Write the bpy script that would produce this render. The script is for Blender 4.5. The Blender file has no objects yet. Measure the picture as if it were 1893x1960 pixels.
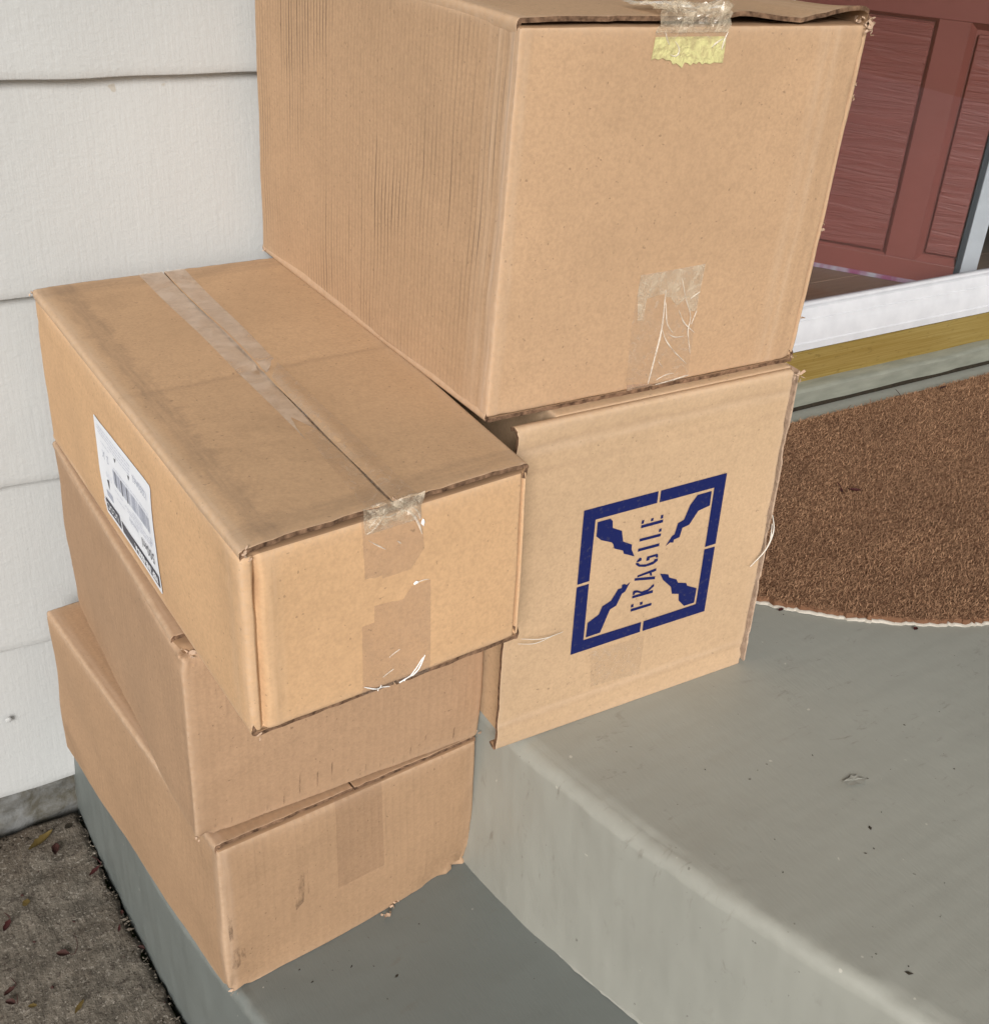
import bpy, bmesh, math, random
import numpy as np
from mathutils import Matrix, Vector
from mathutils.geometry import tessellate_polygon
random.seed(7)
RS = np.random.RandomState(11)
SC = bpy.context.scene
COL = SC.collection

# ------------------------------------------------------------------ camera
cam_d = bpy.data.cameras.new('camera')
cam = bpy.data.objects.new('camera', cam_d)
COL.objects.link(cam)
CR = Vector((0.8405043809539396, -0.536394259465499, 0.07637790262696256))
CU = Vector((0.20101302195403442, 0.43962699779008574, 0.8753981196112903))
CF = Vector((0.5031363141357834, 0.7204230015945735, -0.47733064868215136))
M = Matrix((CR, CU, -CF)).transposed().to_4x4()
M.translation = Vector((0, 0, 1.0402437))
cam.matrix_world = M
cam_d.sensor_fit = 'VERTICAL'
cam_d.sensor_height = 24
cam_d.lens = 24 * 2212.878 / 1960
cam_d.shift_x = -65.735 / 1960
cam_d.shift_y = -89.173 / 1960
cam_d.clip_start = 0.02
cam_d.clip_end = 500
SC.camera = cam

# ------------------------------------------------------------------ light
SUN_EL = math.radians(27)
SUN_AZ = math.radians(213)           # compass style: 0 = +y, clockwise; sun behind and left of the camera
world = bpy.data.worlds.new('World')
SC.world = world
world.use_nodes = True
wn = world.node_tree
bg = wn.nodes['Background']
sky = wn.nodes.new('ShaderNodeTexSky')
sky.sky_type = 'NISHITA'
sky.sun_disc = False
sky.sun_elevation = SUN_EL
sky.sun_rotation = SUN_AZ
sky.air_density = 1.2
sky.dust_density = 4.0
hs = wn.nodes.new('ShaderNodeHueSaturation')
hs.inputs['Saturation'].default_value = 0.35
wn.links.new(sky.outputs[0], hs.inputs['Color'])
wn.links.new(hs.outputs[0], bg.inputs['Color'])
bg.inputs['Strength'].default_value = 0.066
sd = bpy.data.lights.new('sun', 'SUN')
sd.energy = 2.4
sd.angle = math.radians(20)
sd.color = (1.0, 0.955, 0.90)
sun = bpy.data.objects.new('sun', sd)
COL.objects.link(sun)
sdir = Vector((math.sin(SUN_AZ) * math.cos(SUN_EL), math.cos(SUN_AZ) * math.cos(SUN_EL), math.sin(SUN_EL)))
sun.rotation_euler = (-sdir).to_track_quat('-Z', 'Y').to_euler()
SC.view_settings.view_transform = 'Standard'
SC.view_settings.look = 'None'
SC.view_settings.exposure = 0.34
SC.view_settings.gamma = 1.0
SC.view_settings.use_curve_mapping = False
SC.cycles.max_bounces = 8
SC.cycles.transparent_max_bounces = 16

# ------------------------------------------------------------------ helpers
class Noise:
    """cheap smooth noise: a sum of plane waves"""
    def __init__(self, seed, freq, n=14):
        r = np.random.RandomState(seed)
        d = r.normal(size=(n, 3)); d /= np.linalg.norm(d, axis=1)[:, None]
        self.k = d * (freq * 2 * np.pi * r.uniform(.5, 1.5, n))[:, None]
        self.p = r.uniform(0, 6.283, n)
        self.a = 1.4 / math.sqrt(n)
    def __call__(self, P):
        return np.sin(np.asarray(P) @ self.k.T + self.p).sum(axis=1) * self.a

def link(o, parent=None):
    COL.objects.link(o)
    if parent is not None:
        o.parent = parent
        o.matrix_parent_inverse = Matrix.Translation(-parent.location)
    return o

def props(o, label=None, cat=None, group=None, kind=None):
    if label: o['label'] = label
    if cat: o['category'] = cat
    if group: o['group'] = group
    if kind: o['kind'] = kind
    return o

def thing(name, loc, label, cat, group=None):
    o = bpy.data.objects.new(name, None)
    o.location = loc
    o.empty_display_size = .05
    COL.objects.link(o)
    return props(o, label, cat, group)

def mesh(name, verts, faces, mats, parent=None, smooth=False, uv=None, midx=None, attrs=None):
    me = bpy.data.meshes.new(name)
    me.from_pydata([tuple(map(float, v)) for v in verts], [], [tuple(map(int, f)) for f in faces])
    if not isinstance(mats, (list, tuple)): mats = [mats]
    for m in mats: me.materials.append(m)
    if midx is not None: me.polygons.foreach_set('material_index', np.asarray(midx, dtype=np.int32))
    if smooth: me.polygons.foreach_set('use_smooth', np.ones(len(me.polygons), dtype=bool))
    if uv is not None:
        l = me.uv_layers.new(name='UVMap')
        l.data.foreach_set('uv', np.asarray(uv, dtype=np.float32).ravel())
    for k, a in (attrs or {}).items():
        at = me.attributes.new(k, 'FLOAT', 'POINT')
        at.data.foreach_set('value', np.asarray(a, dtype=np.float32))
    me.update()
    o = bpy.data.objects.new(name, me)
    return link(o, parent)

def box_geo(lo, hi):
    x0, y0, z0 = lo; x1, y1, z1 = hi
    v = [(x0, y0, z0), (x1, y0, z0), (x1, y1, z0), (x0, y1, z0), (x0, y0, z1), (x1, y0, z1), (x1, y1, z1), (x0, y1, z1)]
    f = [(0, 3, 2, 1), (4, 5, 6, 7), (0, 1, 5, 4), (1, 2, 6, 5), (2, 3, 7, 6), (3, 0, 4, 7)]
    return v, f

def bbox(name, lo, hi, mat, parent=None, bev=.002, xf=None):
    """bevelled block"""
    bm = bmesh.new()
    v, f = box_geo(lo, hi)
    vs = [bm.verts.new(p) for p in v]
    for q in f: bm.faces.new([vs[i] for i in q])
    if bev: bmesh.ops.bevel(bm, geom=bm.edges[:], offset=bev, segments=2, affect='EDGES', profile=.5)
    if xf is not None: bm.transform(xf)
    me = bpy.data.meshes.new(name); bm.to_mesh(me); bm.free()
    me.materials.append(mat)
    return link(bpy.data.objects.new(name, me), parent)

# ------------------------------------------------------------------ materials
class Mat:
    def __init__(self, name, rough=.6, spec=.3):
        self.m = bpy.data.materials.new(name); self.m.use_nodes = True
        self.t = self.m.node_tree; self.b = self.t.nodes['Principled BSDF']
        self.b.inputs['Roughness'].default_value = rough
        self.b.inputs['Specular IOR Level'].default_value = spec
    def n(self, typ, **kw):
        nd = self.t.nodes.new(typ)
        for k, v in kw.items():
            if hasattr(nd, k): setattr(nd, k, v)
            else: nd.inputs[k].default_value = v
        return nd
    def l(self, a, b): self.t.links.new(a, b)
    def coord(self, which='Object', scale=(1, 1, 1), rot=(0, 0, 0)):
        tc = self.n('ShaderNodeTexCoord'); mp = self.n('ShaderNodeMapping')
        mp.inputs['Scale'].default_value = scale; mp.inputs['Rotation'].default_value = rot
        self.l(tc.outputs[which], mp.inputs[0]); return mp.outputs[0]
    def noise(self, vec, scale, detail=3, rough=.55, dist=0):
        nd = self.n('ShaderNodeTexNoise'); nd.inputs['Scale'].default_value = scale
        nd.inputs['Detail'].default_value = detail; nd.inputs['Roughness'].default_value = rough
        nd.inputs['Distortion'].default_value = dist
        self.l(vec, nd.inputs['Vector']); return nd.outputs['Fac']
    def ramp(self, fac, *stops):
        nd = self.n('ShaderNodeValToRGB'); e = nd.color_ramp.elements
        while len(e) < len(stops): e.new(.5)
        for i, (p, c) in enumerate(stops):
            e[i].position = p
            e[i].color = (c, c, c, 1) if isinstance(c, (int, float)) else (*c, 1)
        self.l(fac, nd.inputs[0]); return nd.outputs[0]
    def math(self, op, a, b=None, c=None, clamp=False):
        nd = self.n('ShaderNodeMath', operation=op); nd.use_clamp = clamp
        for i, x in enumerate((a, b, c)):
            if x is None: continue
            if isinstance(x, (int, float)): nd.inputs[i].default_value = x
            else: self.l(x, nd.inputs[i])
        return nd.outputs[0]
    def mix(self, fac, a, b, blend='MIX'):
        nd = self.n('ShaderNodeMix', data_type='RGBA', blend_type=blend)
        for i, x in ((0, fac), (6, a), (7, b)):
            if isinstance(x, (int, float)): nd.inputs[i].default_value = x
            elif isinstance(x, tuple): nd.inputs[i].default_value = (*x, 1)
            else: self.l(x, nd.inputs[i])
        return nd.outputs[2]
    def bump(self, h, strength=.3, dist=.001, prev=None):
        nd = self.n('ShaderNodeBump'); nd.inputs['Strength'].default_value = strength
        nd.inputs['Distance'].default_value = dist
        self.l(h, nd.inputs['Height'])
        if prev is not None: self.l(prev, nd.inputs['Normal'])
        return nd.outputs[0]
    def done(self, col=None, nrm=None, rough=None):
        if col is not None:
            if isinstance(col, tuple): self.b.inputs['Base Color'].default_value = (*col, 1)
            else: self.l(col, self.b.inputs['Base Color'])
        if nrm is not None: self.l(nrm, self.b.inputs['Normal'])
        if rough is not None: self.l(rough, self.b.inputs['Roughness'])
        return self.m

def kraft(name, base, flute=.0, streak=.0, pitch=.0079, smudge=.25, seed=0., pale=(.62, .47, .35), vertical=True, bands=()):
    """brown corrugated board: fibres, flutes that show through, dirt on the flute crests, worn edges"""
    k = Mat(name, .82, .18)
    obj = k.coord('Object'); uv = k.coord('UV')
    off = k.n('ShaderNodeVectorMath', operation='ADD'); k.l(obj, off.inputs[0]); off.inputs[1].default_value = (seed, seed * 1.7, -seed)
    o = off.outputs[0]
    blot = k.noise(o, 7, 3)
    c = k.mix(k.ramp(blot, (.3, 0.), (.7, 1.)), tuple(x * .93 for x in base), tuple(min(1, x * 1.06) for x in base))
    fine = k.noise(o, 340, 2, .6)
    c = k.mix(k.math('MULTIPLY', k.ramp(fine, (.35, 0.), (.65, 1.)), .45), c, tuple(x * .72 for x in base))
    med = k.noise(o, 110, 3, .6)
    c = k.mix(k.math('MULTIPLY', k.ramp(med, (.4, 0.), (.62, 1.)), .22), c, tuple(min(1, x * 1.16) for x in base))
    spk = k.noise(o, 230, 1)
    c = k.mix(k.math('MULTIPLY', k.ramp(spk, (.735, 0.), (.76, 1.)), .5), c, tuple(x * .35 for x in base))
    # flutes
    sx = k.n('ShaderNodeSeparateXYZ'); k.l(uv, sx.inputs[0])
    wob = k.noise(uv, 6, 2)
    ph = k.math('MULTIPLY', sx.outputs[0 if vertical else 1], 2 * math.pi / pitch)
    ph = k.math('ADD', ph, k.math('MULTIPLY', wob, .2))
    sn = k.math('ADD', k.math('MULTIPLY', k.math('SINE', ph), .5), .5)
    if streak > 0:
        uvs = k.coord('UV', (26, 5, 1) if vertical else (5, 26, 1))
        patch = k.ramp(k.noise(uvs, 1.0, 4, .65), (.40, 0.), (.62, 1.))
        big = k.ramp(k.noise(uv, 5.5, 2), (.42, 0.), (.6, 1.))
        line = k.math('POWER', sn, 10.)
        per = k.ramp(k.noise(k.coord('UV', (150, 3, 1) if vertical else (3, 150, 1)), 1.0, 3, .7), (.38, .12), (.62, 1.))
        patch = k.math('MULTIPLY', patch, per)
        m = k.math('MULTIPLY', k.math('MULTIPLY', patch, k.math('ADD', k.math('MULTIPLY', big, .9), .12)), line)
        c = k.mix(k.math('MULTIPLY', m, streak, clamp=True), c, (.12, .085, .06))
        c = k.mix(k.math('MULTIPLY', k.math('POWER', sn, 3.), .10 * min(1, streak)), c, tuple(x * .6 for x in base))
    # smudges
    uv3 = k.coord('UV', (3, 9, 1), (0, 0, .5))
    sm = k.ramp(k.noise(o, 4.2, 4, .65, .6), (.58, 0.), (.74, 1.))
    c = k.mix(k.math('MULTIPLY', sm, smudge), c, tuple(x * .5 for x in base))
    # worn, creased or dirty bands: (axis, from, to, amount, colour, raggedness)
    for ax_, lo_, hi_, am_, co_, rg_ in bands:
        e_ = k.math('ADD', sx.outputs[ax_], k.math('MULTIPLY', k.math('SUBTRACT', k.noise(o, 55, 3, .7), .5), rg_))
        b_ = k.math('MULTIPLY', k.ramp(k.math('SUBTRACT', e_, lo_ - .5), (.4995, 0.), (.5005, 1.)), k.ramp(k.math('SUBTRACT', e_, hi_ - .5), (.4995, 1.), (.5005, 0.)))
        st_ = k.ramp(k.noise(k.coord('UV', (60, 4, 1) if ax_ == 0 else (4, 60, 1)), 3, 4, .7), (.35, .25), (.65, 1.))
        c = k.mix(k.math('MULTIPLY', k.math('MULTIPLY', b_, st_), am_), c, co_)
    # worn edges
    at = k.n('ShaderNodeAttribute', attribute_name='edge')
    en = k.ramp(k.noise(o, 170, 4, .75), (.38, 0.), (.62, 1.))
    em = k.math('MULTIPLY', at.outputs['Fac'], k.math('ADD', k.math('MULTIPLY', en, .32), .12), clamp=True)
    c = k.mix(em, c, pale)
    er = k.noise(o, 110, 4, .75)
    dm = k.math('MULTIPLY', k.ramp(at.outputs['Fac'], (.12, 0.), (.5, 1.)), k.ramp(er, (.6, 0.), (.72, 1.)), clamp=True)
    c = k.mix(k.math('MULTIPLY', dm, .25), c, (.17, .12, .09))
    n1 = k.bump(k.noise(o, 260, 3), .25, .0008)
    n1 = k.bump(k.noise(o, 22, 4, .6), .22, .0022, n1)
    if flute > 0: n1 = k.bump(sn, flute, .0007, n1)
    return k.done(c, n1)

KB = (.46, .288, .165)
M_A_F = kraft('kraft_tall_front', (.505, .332, .205), flute=.05, smudge=.16, seed=1, bands=((0, .006, .010, .45, (.62, .46, .33), .002), (0, .318, .324, .35, (.62, .48, .36), .004), (0, .335, .340, .35, (.25, .16, .10), .002), (0, .300, .312, .2, (.62, .48, .36), .006)))
M_A_L = kraft('kraft_tall_fluted', (.485, .318, .197), flute=.16, streak=1.8, pitch=.0066, smudge=.12, seed=2, bands=((0, .003, .014, .6, (.64, .48, .36), .004), (0, .020, .030, .55, (.60, .43, .30), .003), (0, .035, .038, .4, (.62, .46, .34), .002)))
M_B = kraft('kraft_pale', (.54, .378, .24), flute=.06, smudge=.15, seed=3, vertical=False, bands=((0, .343, .347, .45, (.27, .18, .12), .004), (0, .336, .342, .35, (.66, .50, .38), .005), (0, .317, .3195, .4, (.30, .20, .13), .006), (0, .0275, .030, .45, (.28, .19, .12), .004), (0, .031, .036, .4, (.66, .50, .38), .006)))
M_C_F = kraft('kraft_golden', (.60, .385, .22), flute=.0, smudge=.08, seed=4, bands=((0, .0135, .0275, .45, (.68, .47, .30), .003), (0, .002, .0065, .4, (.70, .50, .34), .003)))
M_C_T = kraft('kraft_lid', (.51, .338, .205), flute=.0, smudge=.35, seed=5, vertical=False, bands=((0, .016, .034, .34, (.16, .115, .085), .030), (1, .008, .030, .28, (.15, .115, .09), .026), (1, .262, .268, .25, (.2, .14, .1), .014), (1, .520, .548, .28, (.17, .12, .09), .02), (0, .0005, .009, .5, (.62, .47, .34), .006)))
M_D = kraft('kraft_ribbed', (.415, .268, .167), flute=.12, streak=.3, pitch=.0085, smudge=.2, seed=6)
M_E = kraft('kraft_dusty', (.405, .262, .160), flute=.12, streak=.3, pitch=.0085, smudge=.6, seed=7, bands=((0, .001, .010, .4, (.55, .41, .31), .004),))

k = Mat('board_edge', .9, .1)
uv = k.coord('UV'); sx = k.n('ShaderNodeSeparateXYZ'); k.l(uv, sx.inputs[0])
zz = k.math('SINE', k.math('MULTIPLY', sx.outputs[0], 2 * math.pi / .0078))
w = k.math('SUBTRACT', k.math('MULTIPLY', sx.outputs[1], 1.), k.math('MULTIPLY', zz, .001))
hole = k.ramp(k.math('ABSOLUTE', w), (.0002, 1.), (.0011, 0.))
c = k.mix(k.ramp(k.noise(k.coord(), 160, 3), (.3, 0.), (.7, 1.)), (.06, .034, .022), (.27, .165, .105))  # seam shade put into the colour: cut edges darkened to deepen the cracks
M_EDGE = k.done(c, k.bump(k.noise(k.coord(), 300, 2), .5, .002))
k = Mat('board_inside', .9, .1)
M_INSIDE = k.done(k.mix(k.noise(k.coord(), 40, 3), (.25, .155, .09), (.36, .23, .14)))
k = Mat('torn_fibre', .9, .1)
M_TORN = k.done(k.mix(k.noise(k.coord(), 90, 3), (.34, .22, .15), (.66, .50, .38)), k.bump(k.noise(k.coord(), 200, 3), .6, .002))

def tape_mat(name, tint, body, amt, rough=.16, wr=.5, wscale=60, stretch=(1, 1, 1), wfac=.0):
    k = Mat(name, rough, .55)
    o = k.coord('Object', stretch)
    h = k.noise(o, wscale, 4, .6, .5)
    h2 = k.noise(o, wscale * 5, 2)
    nrm = k.bump(h2, .2, .0006, k.bump(h, wr, .002))
    k.b.inputs['Base Color'].default_value = (*body, 1)
    k.l(nrm, k.b.inputs['Normal'])
    tr = k.n('ShaderNodeBsdfTransparent'); tr.inputs[0].default_value = (*tint, 1)
    gl = k.n('ShaderNodeBsdfGlossy'); gl.inputs['Roughness'].default_value = rough; k.l(nrm, gl.inputs['Normal'])
    gl.inputs['Color'].default_value = (1, 1, 1, 1)
    lw = k.n('ShaderNodeLayerWeight'); k.l(nrm, lw.inputs['Normal'])
    fr = k.math('ADD', k.math('MULTIPLY', k.math('POWER', lw.outputs['Facing'], 5.), .9), .045)
    mx = k.n('ShaderNodeMixShader'); k.l(fr, mx.inputs[0]); k.l(tr.outputs[0], mx.inputs[1]); k.l(gl.outputs[0], mx.inputs[2])
    m2 = k.n('ShaderNodeMixShader')
    rid = k.math('ABSOLUTE', k.math('SUBTRACT', k.noise(o, wscale * .55, 3, .6, 1.2), .5))
    cr = k.ramp(rid, (.0, 1.), (.016, 0.))
    fac = k.math('ADD', k.math('MULTIPLY', k.ramp(h, (.35, .35), (.65, 1.)), amt), k.math('MULTIPLY', cr, wfac), clamp=True)
    k.l(fac, m2.inputs[0]); k.l(mx.outputs[0], m2.inputs[1]); k.l(k.b.outputs[0], m2.inputs[2])
    k.l(m2.outputs[0], k.t.nodes['Material Output'].inputs['Surface'])
    return k.m
M_TAPE = tape_mat('clear_tape', (.975, .965, .95), (.80, .70, .58), .10, wfac=.18)
M_TAPE_D = tape_mat('clear_tape_stuck_down', (.95, .94, .95), (.55, .43, .32), .12, .16, .15, 30)
M_TAPE_S = tape_mat('dull_tape_stuck_down', (.97, .96, .955), (.42, .29, .19), .05, .35, .12, 30)
M_TAPE_F = tape_mat('frosted_tape', (.96, .95, .93), (.85, .74, .58), .42, .25, .7, 90, wfac=.2)
M_TAPE_T = tape_mat('hazy_tape', (.95, .94, .92), (.72, .58, .46), .55, .35, .3, 40)
M_FOLD = tape_mat('folded_tape', (.9, .85, .82), (.72, .56, .44), .55, .18, .8, 50)
M_CREASE = tape_mat('tape_crease', (.95, .94, .92), (.88, .80, .70), .75, .2, .5, 80)
k = Mat('tape_crease_glint', .25, .6); M_CREASEB = k.done((.88, .87, .86))  # white colour paints glints onto the tape creases
k = Mat('yellow_paper', .55, .35)
o = k.coord()
M_YEL = k.done(k.mix(k.ramp(k.noise(o, 95, 4, .6, 1.), (.42, 0.), (.6, 1.)), (.66, .62, .30), (.50, .43, .22)), k.bump(k.noise(o, 90, 4, .6, 1.), .8, .003))
k = Mat('navy_ink', .55, .25)
M_INK = k.done(k.mix(k.ramp(k.noise(k.coord(), 260, 3), (.58, 0.), (.74, 1.)), (.007, .013, .095), (.045, .045, .10)))
k = Mat('label_paper', .35, .4); M_PAPER = k.done((.80, .83, .90))
k = Mat('label_black', .4, .4); M_BLK = k.done((.018, .018, .04))
k = Mat('label_grey', .5, .3); M_GRY = k.done((.42, .45, .55))
k = Mat('label_pale_print', .5, .3); M_GRY2 = k.done((.60, .63, .72))

# painted siding
k = Mat('cream_siding_paint', .5, .35)
o = k.coord('Object', (1, 1, 1.8)); oo = k.coord()
rgh = k.noise(o, 95, 4, .6, .3)
grain = k.noise(k.coord('Object', (9, 1, .8)), 26, 4, .6)
c = k.mix(k.ramp(k.noise(oo, 3, 4), (.3, 0.), (.7, 1.)), (.445, .462, .47), (.485, .502, .51))
c = k.mix(k.math('MULTIPLY', k.ramp(k.noise(oo, 48, 2), (.76, 0.), (.79, 1.)), .5), c, (.35, .30, .22))
M_SIDING = k.done(c, k.bump(grain, .22, .0025, k.bump(rgh, .28, .0024)))

def paint_floor(name, col, scuff, streak_rot, dark=1.):
    k = Mat(name, .42, .4)
    o = k.coord(); st = k.coord('Object', (5, 1, 1), (0, 0, streak_rot))
    c = k.mix(k.ramp(k.noise(o, 2.6, 4, .6), (.3, 0.), (.7, 1.)), tuple(x * .92 for x in col), tuple(x * 1.07 for x in col))
    sc = k.ramp(k.noise(k.coord('Object', (1, 2.6, 1), (0, 0, .6)), 21, 5, .7, .5), (.60, 0.), (.72, 1.))
    area = k.ramp(k.noise(o, 4, 2), (.40, 0.), (.6, 1.))
    c = k.mix(k.math('MULTIPLY', k.math('MULTIPLY', sc, area), scuff), c, (.13, .11, .09))
    sp = k.ramp(k.noise(o, 130, 2), (.745, 0.), (.77, 1.))
    c = k.mix(k.math('MULTIPLY', sp, .55), c, (.10, .09, .08))
    lt = k.ramp(k.noise(o, 95, 1), (.79, 0.), (.81, 1.))
    c = k.mix(k.math('MULTIPLY', lt, .5), c, (.62, .60, .54))
    at = k.n('ShaderNodeAttribute', attribute_name='edge')
    em = k.math('MULTIPLY', at.outputs['Fac'], k.ramp(k.noise(k.coord(), 70, 4, .7), (.40, .25), (.62, 1.)), clamp=True)
    c = k.mix(k.math('MULTIPLY', em, .10), c, (.50, .50, .45))  # pale tint paints a highlight along the rounded nosing
    n1 = k.bump(k.noise(st, 75, 4, .65), .09, .0028)
    n1 = k.bump(k.noise(o, 13, 3), .2, .006, n1)
    n1 = k.bump(sp, .3, .002, n1)
    r = k.ramp(k.noise(o, 9, 3), (.3, .36), (.7, .52))
    return k.done(c, n1, r)
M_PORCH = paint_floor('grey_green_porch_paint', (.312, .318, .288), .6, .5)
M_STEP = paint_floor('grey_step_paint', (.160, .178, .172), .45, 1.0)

k = Mat('weathered_concrete', .9, .2)
o = k.coord(); st = k.coord('Object', (4.5, .8, 1), (0, 0, .12))
g = k.math('ADD', k.math('MULTIPLY', k.noise(st, 62, 5, .75, .2), .5), k.math('MULTIPLY', k.noise(o, 48, 5, .75, .4), .5))
c = k.mix(k.ramp(g, (.40, 0.), (.60, 1.)), (.085, .075, .062), (.20, .178, .148))
c = k.mix(k.ramp(k.noise(o, 5, 4, .7), (.45, 0.), (.7, .6)), c, (.10, .072, .05))
ag = k.noise(o, 150, 3, .75)
c = k.mix(k.ramp(ag, (.56, 0.), (.64, .7)), c, (.055, .043, .036))
c = k.mix(k.ramp(k.noise(o, 210, 2, .7), (.60, 0.), (.66, .8)), c, (.30, .275, .24))
c = k.mix(k.ramp(k.noise(o, 75, 3, .7, .6), (.64, 0.), (.70, .7)), c, (.22, .19, .16))
vo = k.n('ShaderNodeTexVoronoi', feature='DISTANCE_TO_EDGE'); vo.inputs['Scale'].default_value = 9; k.l(o, vo.inputs['Vector'])
at = k.n('ShaderNodeAttribute', attribute_name='edge')
ed = k.math('MULTIPLY', at.outputs['Fac'], k.ramp(k.noise(o, 45, 4, .7), (.3, .3), (.55, 1.)), clamp=True)
c = k.mix(k.math('MULTIPLY', ed, .7), c, (.045, .036, .028))
n1 = k.bump(g, .6, .004); n1 = k.bump(k.noise(o, 150, 4, .75), .8, .004, n1)
M_CONC = k.done(c, n1)
k = Mat('foundation_paint', .7, .2); o = k.coord()
M_FOUND = k.done(k.mix(k.ramp(k.noise(o, 22, 5, .7, .5), (.42, 0.), (.62, 1.)), (.085, .08, .065), (.16, .165, .165)), k.bump(k.noise(o, 60, 4), .8, .005))
k = Mat('grime', .95, .1); M_GRIME = k.done(k.mix(k.noise(k.coord(), 120, 4), (.012, .011, .010), (.05, .04, .028)))

k = Mat('white_frame', .32, .5); o = k.coord()
M_WHITE = k.done(k.mix(k.ramp(k.noise(o, 30, 4), (.35, 0.), (.7, 1.)), (.57, .585, .63), (.64, .655, .70)), k.bump(k.noise(o, 60, 2), .05, .001))
k = Mat('brass_threshold', .36, .5); o = k.coord('Object', (.25, 1, 14))
k.b.inputs['Metallic'].default_value = .55
c = k.mix(k.ramp(k.noise(o, 30, 4, .6), (.3, 0.), (.7, 1.)), (.37, .25, .06), (.50, .37, .13))
c = k.mix(k.math('MULTIPLY', k.ramp(k.noise(k.coord('Object', (1, 1, 3)), 55, 3, .7), (.6, 0.), (.7, 1.)), .4), c, (.16, .11, .03))
M_BRASS = k.done(c, k.bump(k.noise(o, 60, 3), .1, .001))
k = Mat('sill_paint', .5, .35); o = k.coord('Object', (1, 4, 4))
M_SILL = k.done(k.mix(k.ramp(k.noise(o, 18, 5, .6), (.35, 0.), (.7, 1.)), (.19, .20, .17), (.26, .27, .23)), k.bump(k.noise(o, 40, 4), .25, .002))
def door_mat(name, col, grain):
    k = Mat(name, .42, .35)
    o = k.coord('Object', (1, 1, 1)); c = k.mix(k.noise(o, 12, 3), tuple(x * .9 for x in col), tuple(x * 1.08 for x in col))
    n1 = None
    if grain:
        w = k.noise(k.coord('Object', (3.2, 3.2, 46)), 1.5, 5, .62, .9)
        r_ = k.ramp(w, (.40, 0.), (.60, 1.))
        n1 = k.bump(r_, .42, .0032)
        c = k.mix(k.math('MULTIPLY', r_, .09), c, tuple(x * 1.45 for x in col))
    return k.done(c, n1)
M_DOOR = door_mat('red_door_paint', (.27, .080, .066), False)
M_DOORG = door_mat('red_door_embossed_grain', (.255, .074, .062), True)
k = Mat('glass', .02, .5)
tr = k.n('ShaderNodeBsdfTransparent'); tr.inputs[0].default_value = (.93, .95, .96, 1)
gl = k.n('ShaderNodeBsdfGlossy'); gl.inputs['Roughness'].default_value = .015
lw = k.n('ShaderNodeLayerWeight')
fr = k.math('ADD', k.math('MULTIPLY', k.math('POWER', lw.outputs['Facing'], 5.), .9), .045)
mx = k.n('ShaderNodeMixShader'); k.l(fr, mx.inputs[0]); k.l(tr.outputs[0], mx.inputs[1]); k.l(gl.outputs[0], mx.inputs[2])
k.l(mx.outputs[0], k.t.nodes['Material Output'].inputs['Surface']); M_GLASS = k.m
k = Mat('interior_wood', .5, .3); o = k.coord('Object', (1, 8, 1))
M_WOOD = k.done(k.mix(k.noise(o, 14, 4), (.20, .12, .08), (.32, .21, .15)))
k = Mat('weatherstrip', .6, .3); M_STRIP = k.done((.05, .055, .065))
k = Mat('sweep_pink', .5, .3); M_PINK = k.done(k.mix(k.ramp(k.noise(k.coord('Object', (3, 3, 1)), 9, 2), (.4, 0.), (.6, 1.)), (.30, .09, .18), (.42, .38, .44)))
k = Mat('interior_dark', .8, .2); M_DARK = k.done((.05, .055, .075))
k = Mat('interior_wall', .8, .2); M_IWALL = k.done((.45, .42, .38))
k = Mat('mat_rubber', .8, .2); M_RUB = k.done((.48, .45, .40))
def coir(name, lo, hi):
    k = Mat(name, .9, .12); o = k.coord()
    at = k.n('ShaderNodeAttribute', attribute_name='rnd')
    c = k.mix(at.outputs['Fac'], lo, hi)
    b = k.ramp(k.noise(o, 9, 3), (.35, 0.), (.65, 1.))
    c = k.mix(k.math('MULTIPLY', b, .3), c, (.13, .07, .045))
    return k.done(c, k.bump(k.noise(o, 160, 3), .7, .004))
M_COIR = coir('coir', (.14, .067, .038), (.56, .34, .205))
k = Mat('dry_leaf_dark', .7, .3); M_LEAF = k.done(k.mix(k.noise(k.coord(), 90, 3), (.020, .008, .008), (.06, .02, .015)))
k = Mat('red_petal', .6, .3); M_RED = k.done(k.mix(k.noise(k.coord(), 120, 3), (.035, .010, .010), (.07, .014, .014)))
k = Mat('yellow_leaf', .6, .3); M_YLEAF = k.done(k.mix(k.noise(k.coord(), 60, 3), (.075, .05, .014), (.13, .092, .025)))
k = Mat('roof_paint', .7, .3); M_ROOF = k.done((.62, .60, .55))
k = Mat('lawn', .95, .1); M_LAWN = k.done(k.mix(k.noise(k.coord(), 3, 5), (.045, .075, .02), (.09, .12, .04)))
k = Mat('plastic_string', .3, .6); M_STR = k.done((.80, .76, .70))

# ------------------------------------------------------------------ cartons
def axis_samples(L, r, step, extra=()):
    base = [0, r * .15, r * .35, r * .6, r, r * 1.6, r * 2.6]
    n = max(4, int((L - 5.2 * r) / step))
    mid = list(np.linspace(r * 2.6, L - r * 2.6, n))
    s = set(round(x, 6) for x in base + [L - x for x in base] + mid + list(extra))
    return np.array(sorted(s))

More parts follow.
